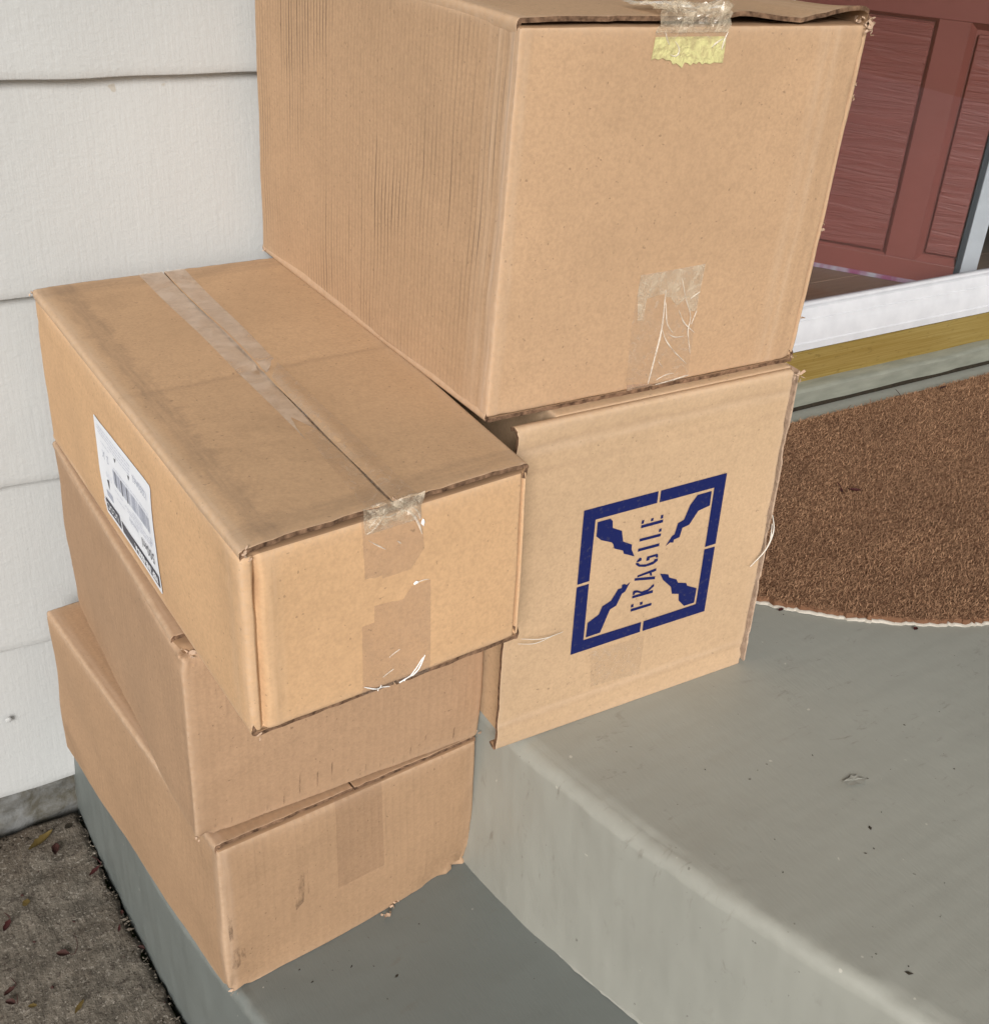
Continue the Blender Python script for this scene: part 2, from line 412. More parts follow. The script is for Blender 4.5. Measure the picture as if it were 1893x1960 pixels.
class Carton:
    """a six sided carton whose corners K stand where the real, slightly squashed ones do"""
    def __init__(self, K, seed, r=.0035, lo=(0, 0, 0), hi=(0, 0, 0), bulge=None, dents=(), crush=(), amp=.0012):
        self.K = {k: np.array(v) for k, v in K.items()}
        n = lambda a, b: float(np.linalg.norm(self.K[a] - self.K[b]))
        self.w = (n('bfl', 'bfr') + n('tfl', 'tfr')) / 2
        self.d = (n('bfl', 'bbl') + n('tfl', 'tbl')) / 2
        self.h = (n('bfl', 'tfl') + n('bfr', 'tfr')) / 2
        self.dim = np.array([self.w, self.d, self.h])
        self.r = r
        self.lo = np.array(lo, float); self.hi = self.dim - np.array(hi, float)
        self.bulge = bulge or {}
        self.dents = dents; self.crush = crush; self.amp = amp
        self.n1 = Noise(seed, 7); self.n2 = Noise(seed + 50, 26); self.n3 = Noise(seed + 90, 70, 20)
        self.lifts = {}
    def world(self, P):
        P = np.asarray(P, float)
        a, b, c = (P / self.dim).T
        K = self.K; a = a[:, None]; b = b[:, None]; c = c[:, None]
        bot = (K['bfl'] * (1 - a) + K['bfr'] * a) * (1 - b) + (K['bbl'] * (1 - a) + K['bbr'] * a) * b
        top = (K['tfl'] * (1 - a) + K['tfr'] * a) * (1 - b) + (K['tbl'] * (1 - a) + K['tbr'] * a) * b
        return bot * (1 - c) + top * c
    def shape(self, P0):
        """cube surface points -> rounded, bulged, dented body surface (local)"""
        q = np.clip(P0, self.lo + self.r, self.hi - self.r)
        v = P0 - q; ln = np.linalg.norm(v, axis=1)[:, None]; ln[ln < 1e-9] = 1
        nrm = v / ln
        P = q + nrm * self.r
        u = np.clip((P - self.lo) / (self.hi - self.lo), 0, 1)
        bell = 4 * u * (1 - u)
        out = np.zeros(len(P))
        for f, amt in self.bulge.items():
            ax = 'xyz'.index(f[1]); sg = 1 if f[0] == '+' else -1
            o = [i for i in range(3) if i != ax]
            wgt = np.clip(nrm[:, ax] * sg, 0, 1)
            out += wgt * amt * np.sqrt(np.clip(bell[:, o[0]] * bell[:, o[1]], 0, 1))
        soft = np.clip(1 - .6 * np.abs(nrm[:, 2]), 0, 1)
        out += soft * self.amp * .55 * self.n1(P) + .10 * self.amp * self.n2(P)
        e = self.edge(P0)
        out -= e * np.abs(self.n3(P)) * .0002
        for fn in self.dents: out -= fn(P, nrm)
        P = P + nrm * out[:, None]
        for cpt, rad, depth in self.crush:
            cc = np.array(cpt) * self.dim
            dd = np.linalg.norm(P - cc, axis=1)
            w = np.exp(-(dd / rad) ** 2) * depth * (1 + .6 * self.n3(P))
            dirc = (self.dim / 2 - cc); dirc /= np.linalg.norm(dirc)
            P = P + dirc * w[:, None]
        return P, nrm
    def edge(self, P0):
        dd = np.sort(np.minimum(P0 - self.lo, self.hi - P0), axis=1)
        return np.exp(-np.maximum(dd[:, 1], 0) / .0045)
    def body(self, parent, mats, step=.0075, extra=((), (), ())):
        """mats: material per face in the order -y +y -x +x -z +z"""
        ax = [axis_samples(self.hi[i] - self.lo[i], self.r, step, extra[i]) + self.lo[i] for i in range(3)]
        idx = {}; pts = []; faces = []; uvs = []; mi = []
        order = [(1, 0), (1, 1), (0, 0), (0, 1), (2, 0), (2, 1)]
        ml = []; 
        for m in mats:
            if m not in ml: ml.append(m)
        for fi, (n, s) in enumerate(order):
            u, v = [(0, 2), (1, 2), (0, 1)][{1: 0, 0: 1, 2: 2}[n]]
            A, B2 = ax[u], ax[v]
            def vid(i, j):
                p = [0, 0, 0]; p[n] = ax[n][-1 if s else 0]; p[u] = A[i]; p[v] = B2[j]
                key = (round(p[0], 5), round(p[1], 5), round(p[2], 5))
                if key not in idx: idx[key] = len(pts); pts.append(p)
                return idx[key]
            g = [[vid(i, j) for j in range(len(B2))] for i in range(len(A))]
            flip = (n == 1) == bool(s)
            if n == 2: flip = not bool(s)
            if n == 0: flip = not bool(s)
            for i in range(len(A) - 1):
                for j in range(len(B2) - 1):
                    q = [(i, j), (i + 1, j), (i + 1, j + 1), (i, j + 1)]
                    if flip: q = q[::-1]
                    faces.append([g[a][b] for a, b in q]); mi.append(ml.index(mats[fi]))
                    uvs += [(A[a], B2[b]) for a, b in q]
        P0 = np.array(pts, float)
        P, _ = self.shape(P0)
        return mesh('body', self.world(P), faces, ml, parent, True, uvs, mi, {'edge': self.edge(P0)})
    # -- flaps -----------------------------------------------------------
    def add_lift(self, face, fn, e=.0006):
        self.lifts[face] = (fn, e)
    def flap_n(self, face, p, q):
        fn, e = self.lifts[face]
        return e + fn(p, q)
    def flap_loc(self, face, p, q, n):
        if face == 'T': return np.stack([p, q, self.h + n], 1)
        if face == 'B': return np.stack([p, q, -n], 1)
        if face == 'F': return np.stack([q, -n, p], 1)
    def flap(self, face, parent, p0, p1, q0, q1, mats, curl0=False, curl1=False, lip=.014, th=.0038, seed=1, name='flap', rag=.0005, plen=None, label=None):
        """a board sheet on one side; curl = the crease where it folds into the neighbouring side.
        p0, p1: functions of q (metres) for the two ends; q runs along the crease"""
        L = {'T': self.w, 'B': self.w, 'F': self.h}[face]
        Lq = {'T': self.d, 'B': self.d, 'F': self.w}[face]
        rn = Noise(seed, 60, 24); rn2 = Noise(seed + 5, 200, 24)
        r = .0038; e = .0005
        nq = max(8, int((q1 - q0) / .007))
        Q = np.concatenate([[q0, q0 + .0012, q0 + .003], np.linspace(q0 + .006, q1 - .006, nq), [q1 - .003, q1 - .0012, q1]])
        rows = []; npf = max(6, int(L * .5 / .009) if not (curl0 and curl1) else int(L / .009))
        for j, q in enumerate(Q):
            pa, pb = p0(q), p1(q)
            path = []   # (p, n, kind) kind 1 = on the flat
            fa = (-e + r) if curl0 else pa
            fb = (L + e - r) if curl1 else pb
            if curl0:
                path += [(.0022, -lip, 0), (.0006, -lip * .75, 0), (-e, -r - .002, 0)]
                for a in (0, 22.5, 45, 67.5): path.append((-e + r - r * math.cos(math.radians(a)), -r + r * math.sin(math.radians(a)), 0))
            for t in np.concatenate([[0, .01], np.linspace(.03, .97, npf), [.99, 1]]): path.append((fa + (fb - fa) * t, 0, 1))
            if curl1:
                for a in (67.5, 45, 22.5, 0): path.append((L + e - r + r * math.cos(math.radians(a)), -r + r * math.sin(math.radians(a)), 0))
                path += [(L + e, -r - .002, 0), (L - .0006, -lip * .75, 0), (L - .0022, -lip, 0)]
            rows.append(path)
        A = np.array(rows)                       # [q][path][3]
        nQ, nP = A.shape[:2]
        p = A[:, :, 0].ravel().copy(); n = A[:, :, 1].ravel().copy(); q = np.repeat(Q, nP).copy()
        pts3 = np.stack([p, q, n], 1)
        # ragged free ends
        free_q0 = np.tile(np.arange(nQ)[:, None] <= 1, (1, nP)).ravel(); free_q1 = np.tile(np.arange(nQ)[:, None] >= nQ - 2, (1, nP)).ravel()
        rag_n = rn(pts3) * .35 + rn2(pts3) * .65
        q = q + np.where(free_q0, rag_n * rag, 0) + np.where(free_q1, rag_n * rag, 0)
        n = n + self.flap_n(face, p, q)
        up = np.zeros((nQ, nP, 3))
        # inner surface offset: along the path normal
        dp = np.gradient(A[:, :, 0], axis=1); dn = np.gradient(A[:, :, 1], axis=1)
        ln = np.sqrt(dp ** 2 + dn ** 2) + 1e-9
        ip = (p.reshape(nQ, nP) + dn / ln * th).ravel(); inn = (n.reshape(nQ, nP) - dp / ln * th).ravel()
        thm = th * (1 + .15 * rag_n)
        V = np.concatenate([self.flap_loc(face, p, q, n), self.flap_loc(face, ip, q, inn)])
        V = self.world(V); N = nQ * nP
        dist = np.minimum(q - q0, q1 - q)
        pth = np.minimum(np.abs(p), np.abs(L - p))
        edge = np.concatenate([np.clip(np.exp(-np.maximum(dist, 0) / .004) * .8 + np.exp(-np.maximum(pth, 0) / .006), 0, 1), np.zeros(N)])
        F = []; UV = []; MI = []
        I = lambda a, b: a * nP + b
        s = np.concatenate([[0], np.cumsum(np.sqrt(np.diff(A[0, :, 0]) ** 2 + np.diff(A[0, :, 1]) ** 2))]) + A[0, 0, 0]
        for a in range(nQ - 1):
            for b in range(nP - 1):
                F.append((I(a, b), I(a, b + 1), I(a + 1, b + 1), I(a + 1, b))); MI.append(0)
                UV += [(p[I(a, b)], Q[a]), (p[I(a, b + 1)], Q[a]), (p[I(a, b + 1)], Q[a + 1]), (p[I(a, b)], Q[a + 1])]
                F.append((N + I(a, b), N + I(a + 1, b), N + I(a + 1, b + 1), N + I(a, b + 1))); MI.append(1)
                UV += [(0, 0)] * 4
        h2 = th / 2
        for a in (0, nQ - 1):
            for b in range(nP - 1):
                f = (I(a, b), N + I(a, b), N + I(a, b + 1), I(a, b + 1))
                uvq = [(s[b], h2), (s[b], -h2), (s[b + 1], -h2), (s[b + 1], h2)]
                if a: f = f[::-1]; uvq = uvq[::-1]
                F.append(f); MI.append(2); UV += uvq
        for b in (0, nP - 1):
            for a in range(nQ - 1):
                f = (I(a, b), I(a + 1, b), N + I(a + 1, b), N + I(a, b))
                uvq = [(Q[a], h2), (Q[a + 1], h2), (Q[a + 1], -h2), (Q[a], -h2)]
                if b: f = f[::-1]; uvq = uvq[::-1]
                F.append(f); MI.append(2); UV += uvq
        o = mesh(name, V, F, mats, parent, False, UV, MI, {'edge': edge})
        sm = np.array([m < 2 for m in MI]); o.data.polygons.foreach_set('use_smooth', sm)
        if label: o['label'] = label
        return o
    # -- point on the outside --------------------------------------------
    def surf(self, face, st, off):
        st = np.asarray(st, float); s, t = st[:, 0], st[:, 1]
        w, d, h = self.dim; z = np.zeros(len(s))
        nr = {'F': (0, -1, 0), 'L': (-1, 0, 0), 'T': (0, 0, 1)}[face]
        if face in self.lifts:
            if face == 'T': P = self.flap_loc('T', s * w, t * d, self.flap_n('T', s * w, t * d))
            else: P = self.flap_loc('F', t * h, s * w, self.flap_n('F', t * h, s * w))
        else:
            if face == 'F': P0 = np.stack([s * w, z + self.lo[1], t * h], 1)
            elif face == 'L': P0 = np.stack([z + self.lo[0], d * (1 - s), t * h], 1)
            else: P0 = np.stack([s * w, t * d, z + self.hi[2]], 1)
            Pc = np.clip(P0, self.lo, self.hi)
            P, _ = self.shape(Pc)
            P = P + (P0 - Pc)
        o = off(st) if callable(off) else off
        return self.world(P + np.array(nr) * (np.asarray(o)[:, None] if np.ndim(o) else o))
    def size(self, face):
        return {'F': (self.w, self.h), 'L': (self.d, self.h), 'T': (self.w, self.d)}[face]
    def decal(self, face, V2, F2, name, mat, parent, off=.0009, cell=.012, label=None, smooth=True):
        """print or film lying on a side: 2D mesh in side coordinates, cut fine enough to follow the board"""
        sx_, sy_ = self.size(face)
        bm = bmesh.new()
        vs = [bm.verts.new((x * sx_, y * sy_, 0)) for x, y in V2]
        for f in F2:
            try: bm.faces.new([vs[i] for i in f])
            except ValueError: pass
        bmesh.ops.triangulate(bm, faces=bm.faces[:])
        for it in range(7):
            es = [e for e in bm.edges if e.calc_length() > cell]
            if not es: break
            bmesh.ops.subdivide_edges(bm, edges=es, cuts=1)
            bmesh.ops.triangulate(bm, faces=[f for f in bm.faces if len(f.verts) > 3])
        for f in bm.faces:
            if f.normal.z < 0: f.normal_flip()
        st = np.array([(v.co.x / sx_, v.co.y / sy_) for v in bm.verts])
        W = self.surf(face, st, off)
        for v, p in zip(bm.verts, W): v.co = p
        me = bpy.data.meshes.new(name); bm.to_mesh(me); bm.free()
        me.materials.append(mat)
        if smooth: me.polygons.foreach_set('use_smooth', np.ones(len(me.polygons), dtype=bool))
        o = link(bpy.data.objects.new(name, me), parent)
        if label: o['label'] = label
        return o
    def poly(self, face, pts, name, mat, parent, **kw):
        tri = tessellate_polygon([[Vector((x, y, 0)) for x, y in pts]])
        return self.decal(face, pts, tri, name, mat, parent, **kw)
    def polys(self, face, pls, name, mat, parent, split=False, **kw):
        if split: return [self.poly(face, pl, name, mat, parent, **kw) for pl in pls]
        V = []; F = []
        for pl in pls:
            b = len(V); V += list(pl)
            F += [[b + i for i in t] for t in tessellate_polygon([[Vector((x, y, 0)) for x, y in pl]])]
        return self.decal(face, V, F, name, mat, parent, **kw)
    def strokes(self, face, lines, name, mat, parent, width=.0011, off=.0014, seed=0):
        for i, ln in enumerate(lines): self.stroke(face, [ln], name, mat, parent, width, off, seed * 50 + i)
    def stroke(self, face, lines, name, mat, parent, width=.0011, off=.0014, seed=0, label=None):
        """raised creases in the film: thin ridges along drawn lines"""
        sx_, sy_ = self.size(face); V2 = []; F = []; offs = []
        rr = np.random.RandomState(seed)
        for ln in lines:
            wd = width
            if isinstance(ln, tuple): ln, wd = ln
            P = np.array(ln) * [sx_, sy_]
            # resample
            seg = np.linalg.norm(np.diff(P, axis=0), axis=1); L = seg.sum(); n = max(4, int(L / .003))
            cs = np.concatenate([[0], np.cumsum(seg)]); tt = np.linspace(0, L, n)
            R = np.stack([np.interp(tt, cs, P[:, 0]), np.interp(tt, cs, P[:, 1])], 1)
            for _ in range(2): R[1:-1] = (R[:-2] + 2 * R[1:-1] + R[2:]) / 4
            T = np.gradient(R, axis=0); T /= np.linalg.norm(T, axis=1)[:, None] + 1e-9
            Nn = np.stack([-T[:, 1], T[:, 0]], 1)
            for i in range(n):
                x = i / (n - 1); ww = wd * (math.sin(math.pi * min(1, max(0, x))) ** .5 * .8 + .2) * rr.uniform(.7, 1.2) * .5
                base = len(V2)
                for sgn, hh in ((-1, 0), (0, 1), (1, 0)):
                    V2.append((R[i] + Nn[i] * ww * sgn) / [sx_, sy_]); offs.append(off + hh * wd * .5)
                if i:
                    a = base - 3
                    F += [(a, a + 1, base + 1, base), (a + 1, a + 2, base + 2, base + 1)]
        W = self.surf(face, np.array(V2), np.array(offs))
        o = mesh(name, W, F, mat, parent, True)
        if label: o['label'] = label
        return o
    def text(self, face, s, quad_fn, x, y, hgt, name, mat, parent, aspect=1., off=.0013, bold=0, fat=1.):
        """flat lettering; quad_fn maps label coordinates (metres) to side coordinates"""
        cu = bpy.data.curves.new('txt', 'FONT'); cu.body = s; cu.size = hgt / .7; cu.offset = bold; cu.resolution_u = 2
        to = bpy.data.objects.new('txt', cu); COL.objects.link(to)
        dg = bpy.context.evaluated_depsgraph_get(); dg.update()
        me = bpy.data.meshes.new_from_object(to.evaluated_get(dg))
        V = [quad_fn(x + v.co.x * fat, y + v.co.y) for v in me.vertices]; F = [list(p.vertices) for p in me.polygons]
        bpy.data.objects.remove(to); bpy.data.curves.remove(cu); bpy.data.meshes.remove(me)
        W = self.surf(face, np.array(V), off)
        return mesh(name, W, F, mat, parent)

def torn_bits(name, center, n, size, parent, mat, seed, label=None, spread=1.):
    """frayed liner paper: small curled ribbons of torn board"""
    r = np.random.RandomState(seed); V = []; F = []
    for i in range(n):
        c = np.array(center) + r.normal(size=3) * size * .32 * spread
        a = r.normal(size=3); a /= np.linalg.norm(a); b = np.cross(a, r.normal(size=3)); b /= np.linalg.norm(b); cc = np.cross(a, b)
        L = size * r.uniform(.4, 1.); wd = size * r.uniform(.12, .3); m = 7; cv = r.uniform(-2.5, 2.5)
        base = len(V)
        for j in range(m):
            t = j / (m - 1) - .5
            p = c + a * L * t + cc * L * .25 * math.sin(cv * t * 3) + b * wd * .3 * math.sin(5 * t + i)
            ww = wd * (1 - abs(t) * 1.2) * r.uniform(.6, 1.3)
            V += [p - b * ww, p + b * ww * .8]
            if j: F.append((base + 2 * j - 2, base + 2 * j - 1, base + 2 * j + 1, base + 2 * j))
    o = mesh(name, V, F, mat, parent)
    if label: o['label'] = label
    return o

def gauss_dent(c, rad, depth, axis):
    c = np.array(c); rad = np.array(rad)
    def f(P, n): return depth * np.exp(-(((P - c) / rad) ** 2).sum(1)) * np.abs(n[:, axis])
    return f
def line_dent(axis_n, axis_p, pos, width, depth, wob=.0, seed=1, rng=None):
    nz = Noise(seed, 9)
    def f(P, n):
        x = P[:, axis_p] - pos - wob * nz(P)
        g = depth * np.exp(-(x / width) ** 2) * np.clip(np.abs(n[:, axis_n]), 0, 1) ** 2
        return g * (1 + .3 * nz(P * 3))
    return f

KC = {
    'E': {'bfl': [0.223, 0.758, 0.0], 'bfr': [0.521, 0.794, 0.0], 'bbl': [0.171, 1.194, 0.0], 'bbr': [0.4685, 1.2331, 0.0], 'tfl': [0.223, 0.765, 0.2014], 'tfr': [0.511, 0.784, 0.2014], 'tbl': [0.173, 1.205, 0.2014], 'tbr': [0.4665, 1.2333, 0.2014]},
    'D': {'bfl': [0.21, 0.783, 0.2014], 'bfr': [0.513, 0.785, 0.2014], 'bbl': [0.208, 1.203, 0.2014], 'bbr': [0.5097, 1.2062, 0.2014], 'tfl': [0.21, 0.783, 0.4211], 'tfr': [0.513, 0.785, 0.4211], 'tbl': [0.204, 1.203, 0.4211], 'tbr': [0.5088, 1.2065, 0.4211]},
    'C': {'bfl': [0.225, 0.655, 0.4211], 'bfr': [0.473, 0.67, 0.4211], 'bbl': [0.206, 1.202, 0.4211], 'bbr': [0.4501, 1.2121, 0.4211], 'tfl': [0.221, 0.653, 0.5931], 'tfr': [0.472, 0.676, 0.5931], 'tbl': [0.205, 1.206, 0.5931], 'tbr': [0.4496, 1.2146, 0.5931]},
    'B': {'bfl': [0.5, 0.732, 0.2294], 'bfr': [0.827, 0.723, 0.2294], 'bbl': [0.5066, 1.1323, 0.2294], 'bbr': [0.8347, 1.125, 0.2294], 'tfl': [0.496, 0.732, 0.5931], 'tfr': [0.827, 0.729, 0.5931], 'tbl': [0.5056, 1.1323, 0.5931], 'tbr': [0.8347, 1.1265, 0.5931]},
    'A': {'bfl': [0.477, 0.753, 0.5931], 'bfr': [0.834, 0.747, 0.5931], 'bbl': [0.466, 1.242, 0.5931], 'bbr': [0.835, 1.2526, 0.5931], 'tfl': [0.481, 0.748, 0.9231], 'tfr': [0.837, 0.738, 0.9231], 'tbl': [0.466, 1.242, 0.9231], 'tbr': [0.8377, 1.2533, 0.9231]},
}
GL = {
    'frame': [[[0.2408,0.7253],[0.5054,0.7265],[0.5057,0.69],[0.2854,0.6879],[0.2862,0.4961],[0.2433,0.495]],[[0.5145,0.7264],[0.7686,0.7274],[0.7689,0.4978],[0.7261,0.4967],[0.7259,0.69],[0.5146,0.6897]],[[0.7679,0.4883],[0.7718,0.261],[0.5175,0.2637],[0.5161,0.2986],[0.7281,0.2986],[0.7252,0.4887]],[[0.2424,0.487],[0.2858,0.4873],[0.2872,0.3006],[0.5069,0.2987],[0.5075,0.2637],[0.2438,0.263]]],
    'zig': [[[0.2938,0.6785],[0.3388,0.679],[0.3481,0.6696],[0.3512,0.6474],[0.386,0.6306],[0.3956,0.5945],[0.4302,0.577],[0.4306,0.5615],[0.4452,0.5355],[0.4033,0.5541],[0.3991,0.565],[0.3653,0.5798],[0.3595,0.5952],[0.353,0.6022],[0.3142,0.618],[0.2947,0.6342]],[[0.7172,0.6811],[0.7188,0.6348],[0.6744,0.6276],[0.6455,0.5895],[0.6194,0.5856],[0.6134,0.5571],[0.5913,0.554],[0.5909,0.5447],[0.5773,0.548],[0.5616,0.5401],[0.5817,0.5679],[0.591,0.5714],[0.5988,0.6053],[0.6214,0.6116],[0.6374,0.6538],[0.6622,0.6809]],[[0.4413,0.4536],[0.4296,0.4465],[0.42,0.4517],[0.4109,0.4514],[0.4113,0.4405],[0.3979,0.4406],[0.3757,0.4081],[0.3449,0.3978],[0.3348,0.3731],[0.2962,0.3565],[0.295,0.3074],[0.3481,0.3084],[0.3759,0.3789],[0.398,0.3855],[0.4152,0.4213],[0.4262,0.4252]],[[0.5553,0.4512],[0.5893,0.4397],[0.5954,0.4277],[0.6272,0.4125],[0.6358,0.3991],[0.6705,0.3889],[0.6767,0.3777],[0.7194,0.3576],[0.7194,0.3064],[0.6773,0.3067],[0.6505,0.3331],[0.6461,0.3575],[0.6171,0.366],[0.6084,0.3922],[0.5712,0.4257]]],
    'let': [[[0.4577,0.3484],[0.5383,0.3478],[0.5381,0.3567],[0.4575,0.3579]],[[0.4564,0.3627],[0.4569,0.3724],[0.4658,0.373],[0.4663,0.3621]],[[0.4911,0.3619],[0.4908,0.3714],[0.5015,0.3713],[0.5019,0.3614]],[[0.4568,0.3936],[0.5369,0.3914],[0.5365,0.4009],[0.4567,0.4022]],[[0.4571,0.4049],[0.4566,0.416],[0.462,0.4191],[0.4728,0.4172],[0.4919,0.4076],[0.5153,0.4093],[0.5362,0.4224],[0.5384,0.4136],[0.5211,0.4029],[0.4972,0.3989],[0.474,0.4093],[0.4658,0.4094],[0.4649,0.4048]],[[0.4569,0.4529],[0.5377,0.4372],[0.5369,0.447],[0.4572,0.461]],[[0.466,0.4614],[0.467,0.4679],[0.5372,0.4743],[0.5379,0.4653],[0.5208,0.4635],[0.5241,0.4531],[0.5168,0.4543],[0.5129,0.4635]],[[0.4537,0.5117],[0.4554,0.5056],[0.4664,0.4967],[0.4908,0.4899],[0.5219,0.4904],[0.5384,0.4981],[0.5377,0.5067],[0.5252,0.5064],[0.5223,0.5004],[0.4934,0.4976],[0.4713,0.5025],[0.4624,0.5102]],[[0.4554,0.5133],[0.4584,0.5192],[0.4677,0.5262],[0.4731,0.5235],[0.4751,0.5157],[0.4647,0.5129]],[[0.4928,0.5089],[0.4945,0.5225],[0.5323,0.5228],[0.5369,0.5187],[0.5377,0.5094],[0.5305,0.5102],[0.5277,0.5152],[0.5054,0.5154],[0.5042,0.5084]],[[0.4559,0.5477],[0.5362,0.5466],[0.5358,0.556],[0.456,0.5569]],[[0.4567,0.5797],[0.5367,0.5783],[0.5371,0.5874],[0.4569,0.5885]],[[0.5272,0.5934],[0.5275,0.6031],[0.5363,0.6037],[0.5365,0.5938]],[[0.4566,0.622],[0.5383,0.6219],[0.5375,0.6315],[0.4563,0.6315]],[[0.4557,0.6351],[0.4566,0.6462],[0.4653,0.6468],[0.4647,0.6356]],[[0.4905,0.6361],[0.4911,0.6447],[0.4998,0.6453],[0.4997,0.6363]],[[0.5271,0.6358],[0.5272,0.6468],[0.5359,0.6474],[0.5364,0.6356]]],
}

def rect(s0, t0, s1, t1): return [(s0, t0), (s1, t0), (s1, t1), (s0, t1)]
WAVES = Noise(301, 5); WAV2 = Noise(302, 22)

# ================================================================== setting
YW = 1.2617
# lawn / far ground, walk, step, porch
def plane(name, x0, x1, y0, y1, z, mat, n=2):
    V = []; F = []
    for i in range(n + 1):
        for j in range(n + 1): V.append((x0 + (x1 - x0) * i / n, y0 + (y1 - y0) * j / n, z))
    for i in range(n):
        for j in range(n):
            a = i * (n + 1) + j; F.append((a, a + n + 1, a + n + 2, a + 1))
    return mesh(name, V, F, mat)
props(plane('ground', -80, 80, -80, 80, -.205, M_LAWN, 4), kind='structure')

yy = np.array([1.30, 1.27, 1.13, 1.0, .87, .788, .719, .6, .4, .2, 0, -.5, -1.2])[::-1]
xx = np.array([.186, .187, .190, .198, .209, .220, .234, .262, .318, .385, .46, .70, 1.1])[::-1]
pyy = np.array([1.30, .9, .75, .65, .55, .45, .35, .25, 0, -.5, -1.2])[::-1]
pxx = np.array([.498, .512, .526, .543, .567, .593, .628, .668, .80, 1.08, 1.5])[::-1]
def smooth_interp(y, ys, xs):
    t = np.interp(y, ys, xs)
    for w in (.03, .06): t = (t + np.interp(y - w, ys, xs) + np.interp(y + w, ys, xs)) / 3
    return t
def step_x(y): return smooth_interp(y, yy, xx)
def porch_x(y): return smooth_interp(y, pyy, pxx)

# walk: finely tessellated near the step, with a broken edge along it
nz1 = Noise(5, 3); nz2 = Noise(6, 24, 24); nz3 = Noise(7, 70, 30)
ys = np.concatenate([np.linspace(-3, .3, 30), np.linspace(.32, 1.262, 170)])
us = np.concatenate([[0, .0008, .003, .006, .010, .015, .021], np.linspace(.028, .42, 80), np.linspace(.45, 2.6, 16)])
V = []; ed = []
for y in ys:
    for u in us:
        xe = step_x(min(y, 1.26)) - .002
        P = np.array([[xe - u, y, 0]])
        x = xe - u - (.003 + .0022 * float(nz2(P)[0])) * math.exp(-u / .01)
        z = -.172 + .0012 * float(nz1(P)[0]) + .0008 * float(nz2(P)[0]) + .0005 * float(nz3(P)[0])
        z -= .006 * math.exp(-(u / .005) ** 2) * (1 + .5 * float(nz3(P)[0]))
        yb = max(0, 1.262 - y)
        z += .004 * math.exp(-yb / .05) * (1 if y > 1.1 else 0) - .014 * math.exp(-(yb / .004) ** 2)
        V.append((x, y, z)); ed.append(min(1, math.exp(-u / .009) * .8 + math.exp(-yb / .01) * .9 + .45 * math.exp(-(math.hypot(u, yb) / .05) ** 2)))
n = len(us); F = [(i * n + j, i * n + j + 1, (i + 1) * n + j + 1, (i + 1) * n + j) for i in range(len(ys) - 1) for j in range(n - 1)]
F = [f[::-1] for f in F]
walk = mesh('path', V, F, M_CONC, None, True, attrs={'edge': ed})
props(walk, kind='structure')

def slab(name, edge_fn, ztop, zbot, r, far, mat, seed, batter=0.0, y_far=-1.2):
    """a painted step: rounded, slightly uneven nosing along a curved front"""
    n1 = Noise(seed, 3); n2 = Noise(seed + 1, 14); n3 = Noise(seed + 2, 45, 20)
    ys = np.concatenate([np.linspace(y_far, .2, 60), np.linspace(.205, 1.285, 300)])
    prof = []
    hgt = ztop - zbot
    for t in np.linspace(0, 1, 16): prof.append((0, zbot + (hgt - r) * t, 0))
    for a in np.linspace(9, 90, 10): prof.append((r - r * math.cos(math.radians(a)), ztop - r + r * math.sin(math.radians(a)), 1))
    for t in (.004, .010, .018, .03, .05, .08, .12, .17, .23, .3, .4, .55, .8): prof.append((r + t, ztop, 0))
    prof.append((far, ztop, 0))
    V = []; E = []
    for y in ys:
        x0 = edge_fn(y)
        for k_, (dx, z, arc) in enumerate(prof):
            P = np.array([[x0 + dx, y, z]])
            w = 0.0014 * float(n1(P)[0]) + .0004 * float(n2(P)[0]) + .00022 * float(n3(P)[0])
            if arc: w *= 1.1
            fz = min(1, max(0, (z - (ztop - r)) / r))
            bx = batter * (ztop - z) / hgt
            X = (x0 + dx + bx + w * (1 - fz)) if dx < far else far
            Z = z + w * fz * (.45 if dx > r else 1)
            V.append((X, y, Z)); E.append(1. if arc else (math.exp(-(dx - r) / .008) if dx > r else .0))
    m = len(prof)
    F = [(i * m + j, (i + 1) * m + j, (i + 1) * m + j + 1, i * m + j + 1) for i in range(len(ys) - 1) for j in range(m - 1)]
    return mesh(name, V, F, mat, None, True, attrs={'edge': E})
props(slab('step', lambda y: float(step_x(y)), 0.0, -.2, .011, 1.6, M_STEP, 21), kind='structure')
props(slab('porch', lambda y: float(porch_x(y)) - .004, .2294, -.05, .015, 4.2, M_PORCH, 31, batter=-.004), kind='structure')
# grimy joint where the riser meets the step: paint build-up
V = []; F = []; nz = Noise(77, 60, 20)
for i, y in enumerate(np.linspace(-.6, 1.25, 260)):
    x = float(porch_x(y)) - .0055
    w = .0016 + .0007 * float(nz(np.array([[x, y, 0]]))[0]); 
    V += [(x - w, y, .0012), (x, y, .003 + .3 * w), (x + .006, y, .0055)]
    if i: a = 3 * i; F += [(a - 3, a, a + 1, a - 2), (a - 2, a + 1, a + 2, a - 1)]
props(mesh('step_joint', V, F, M_PORCH, None, True), kind='structure')

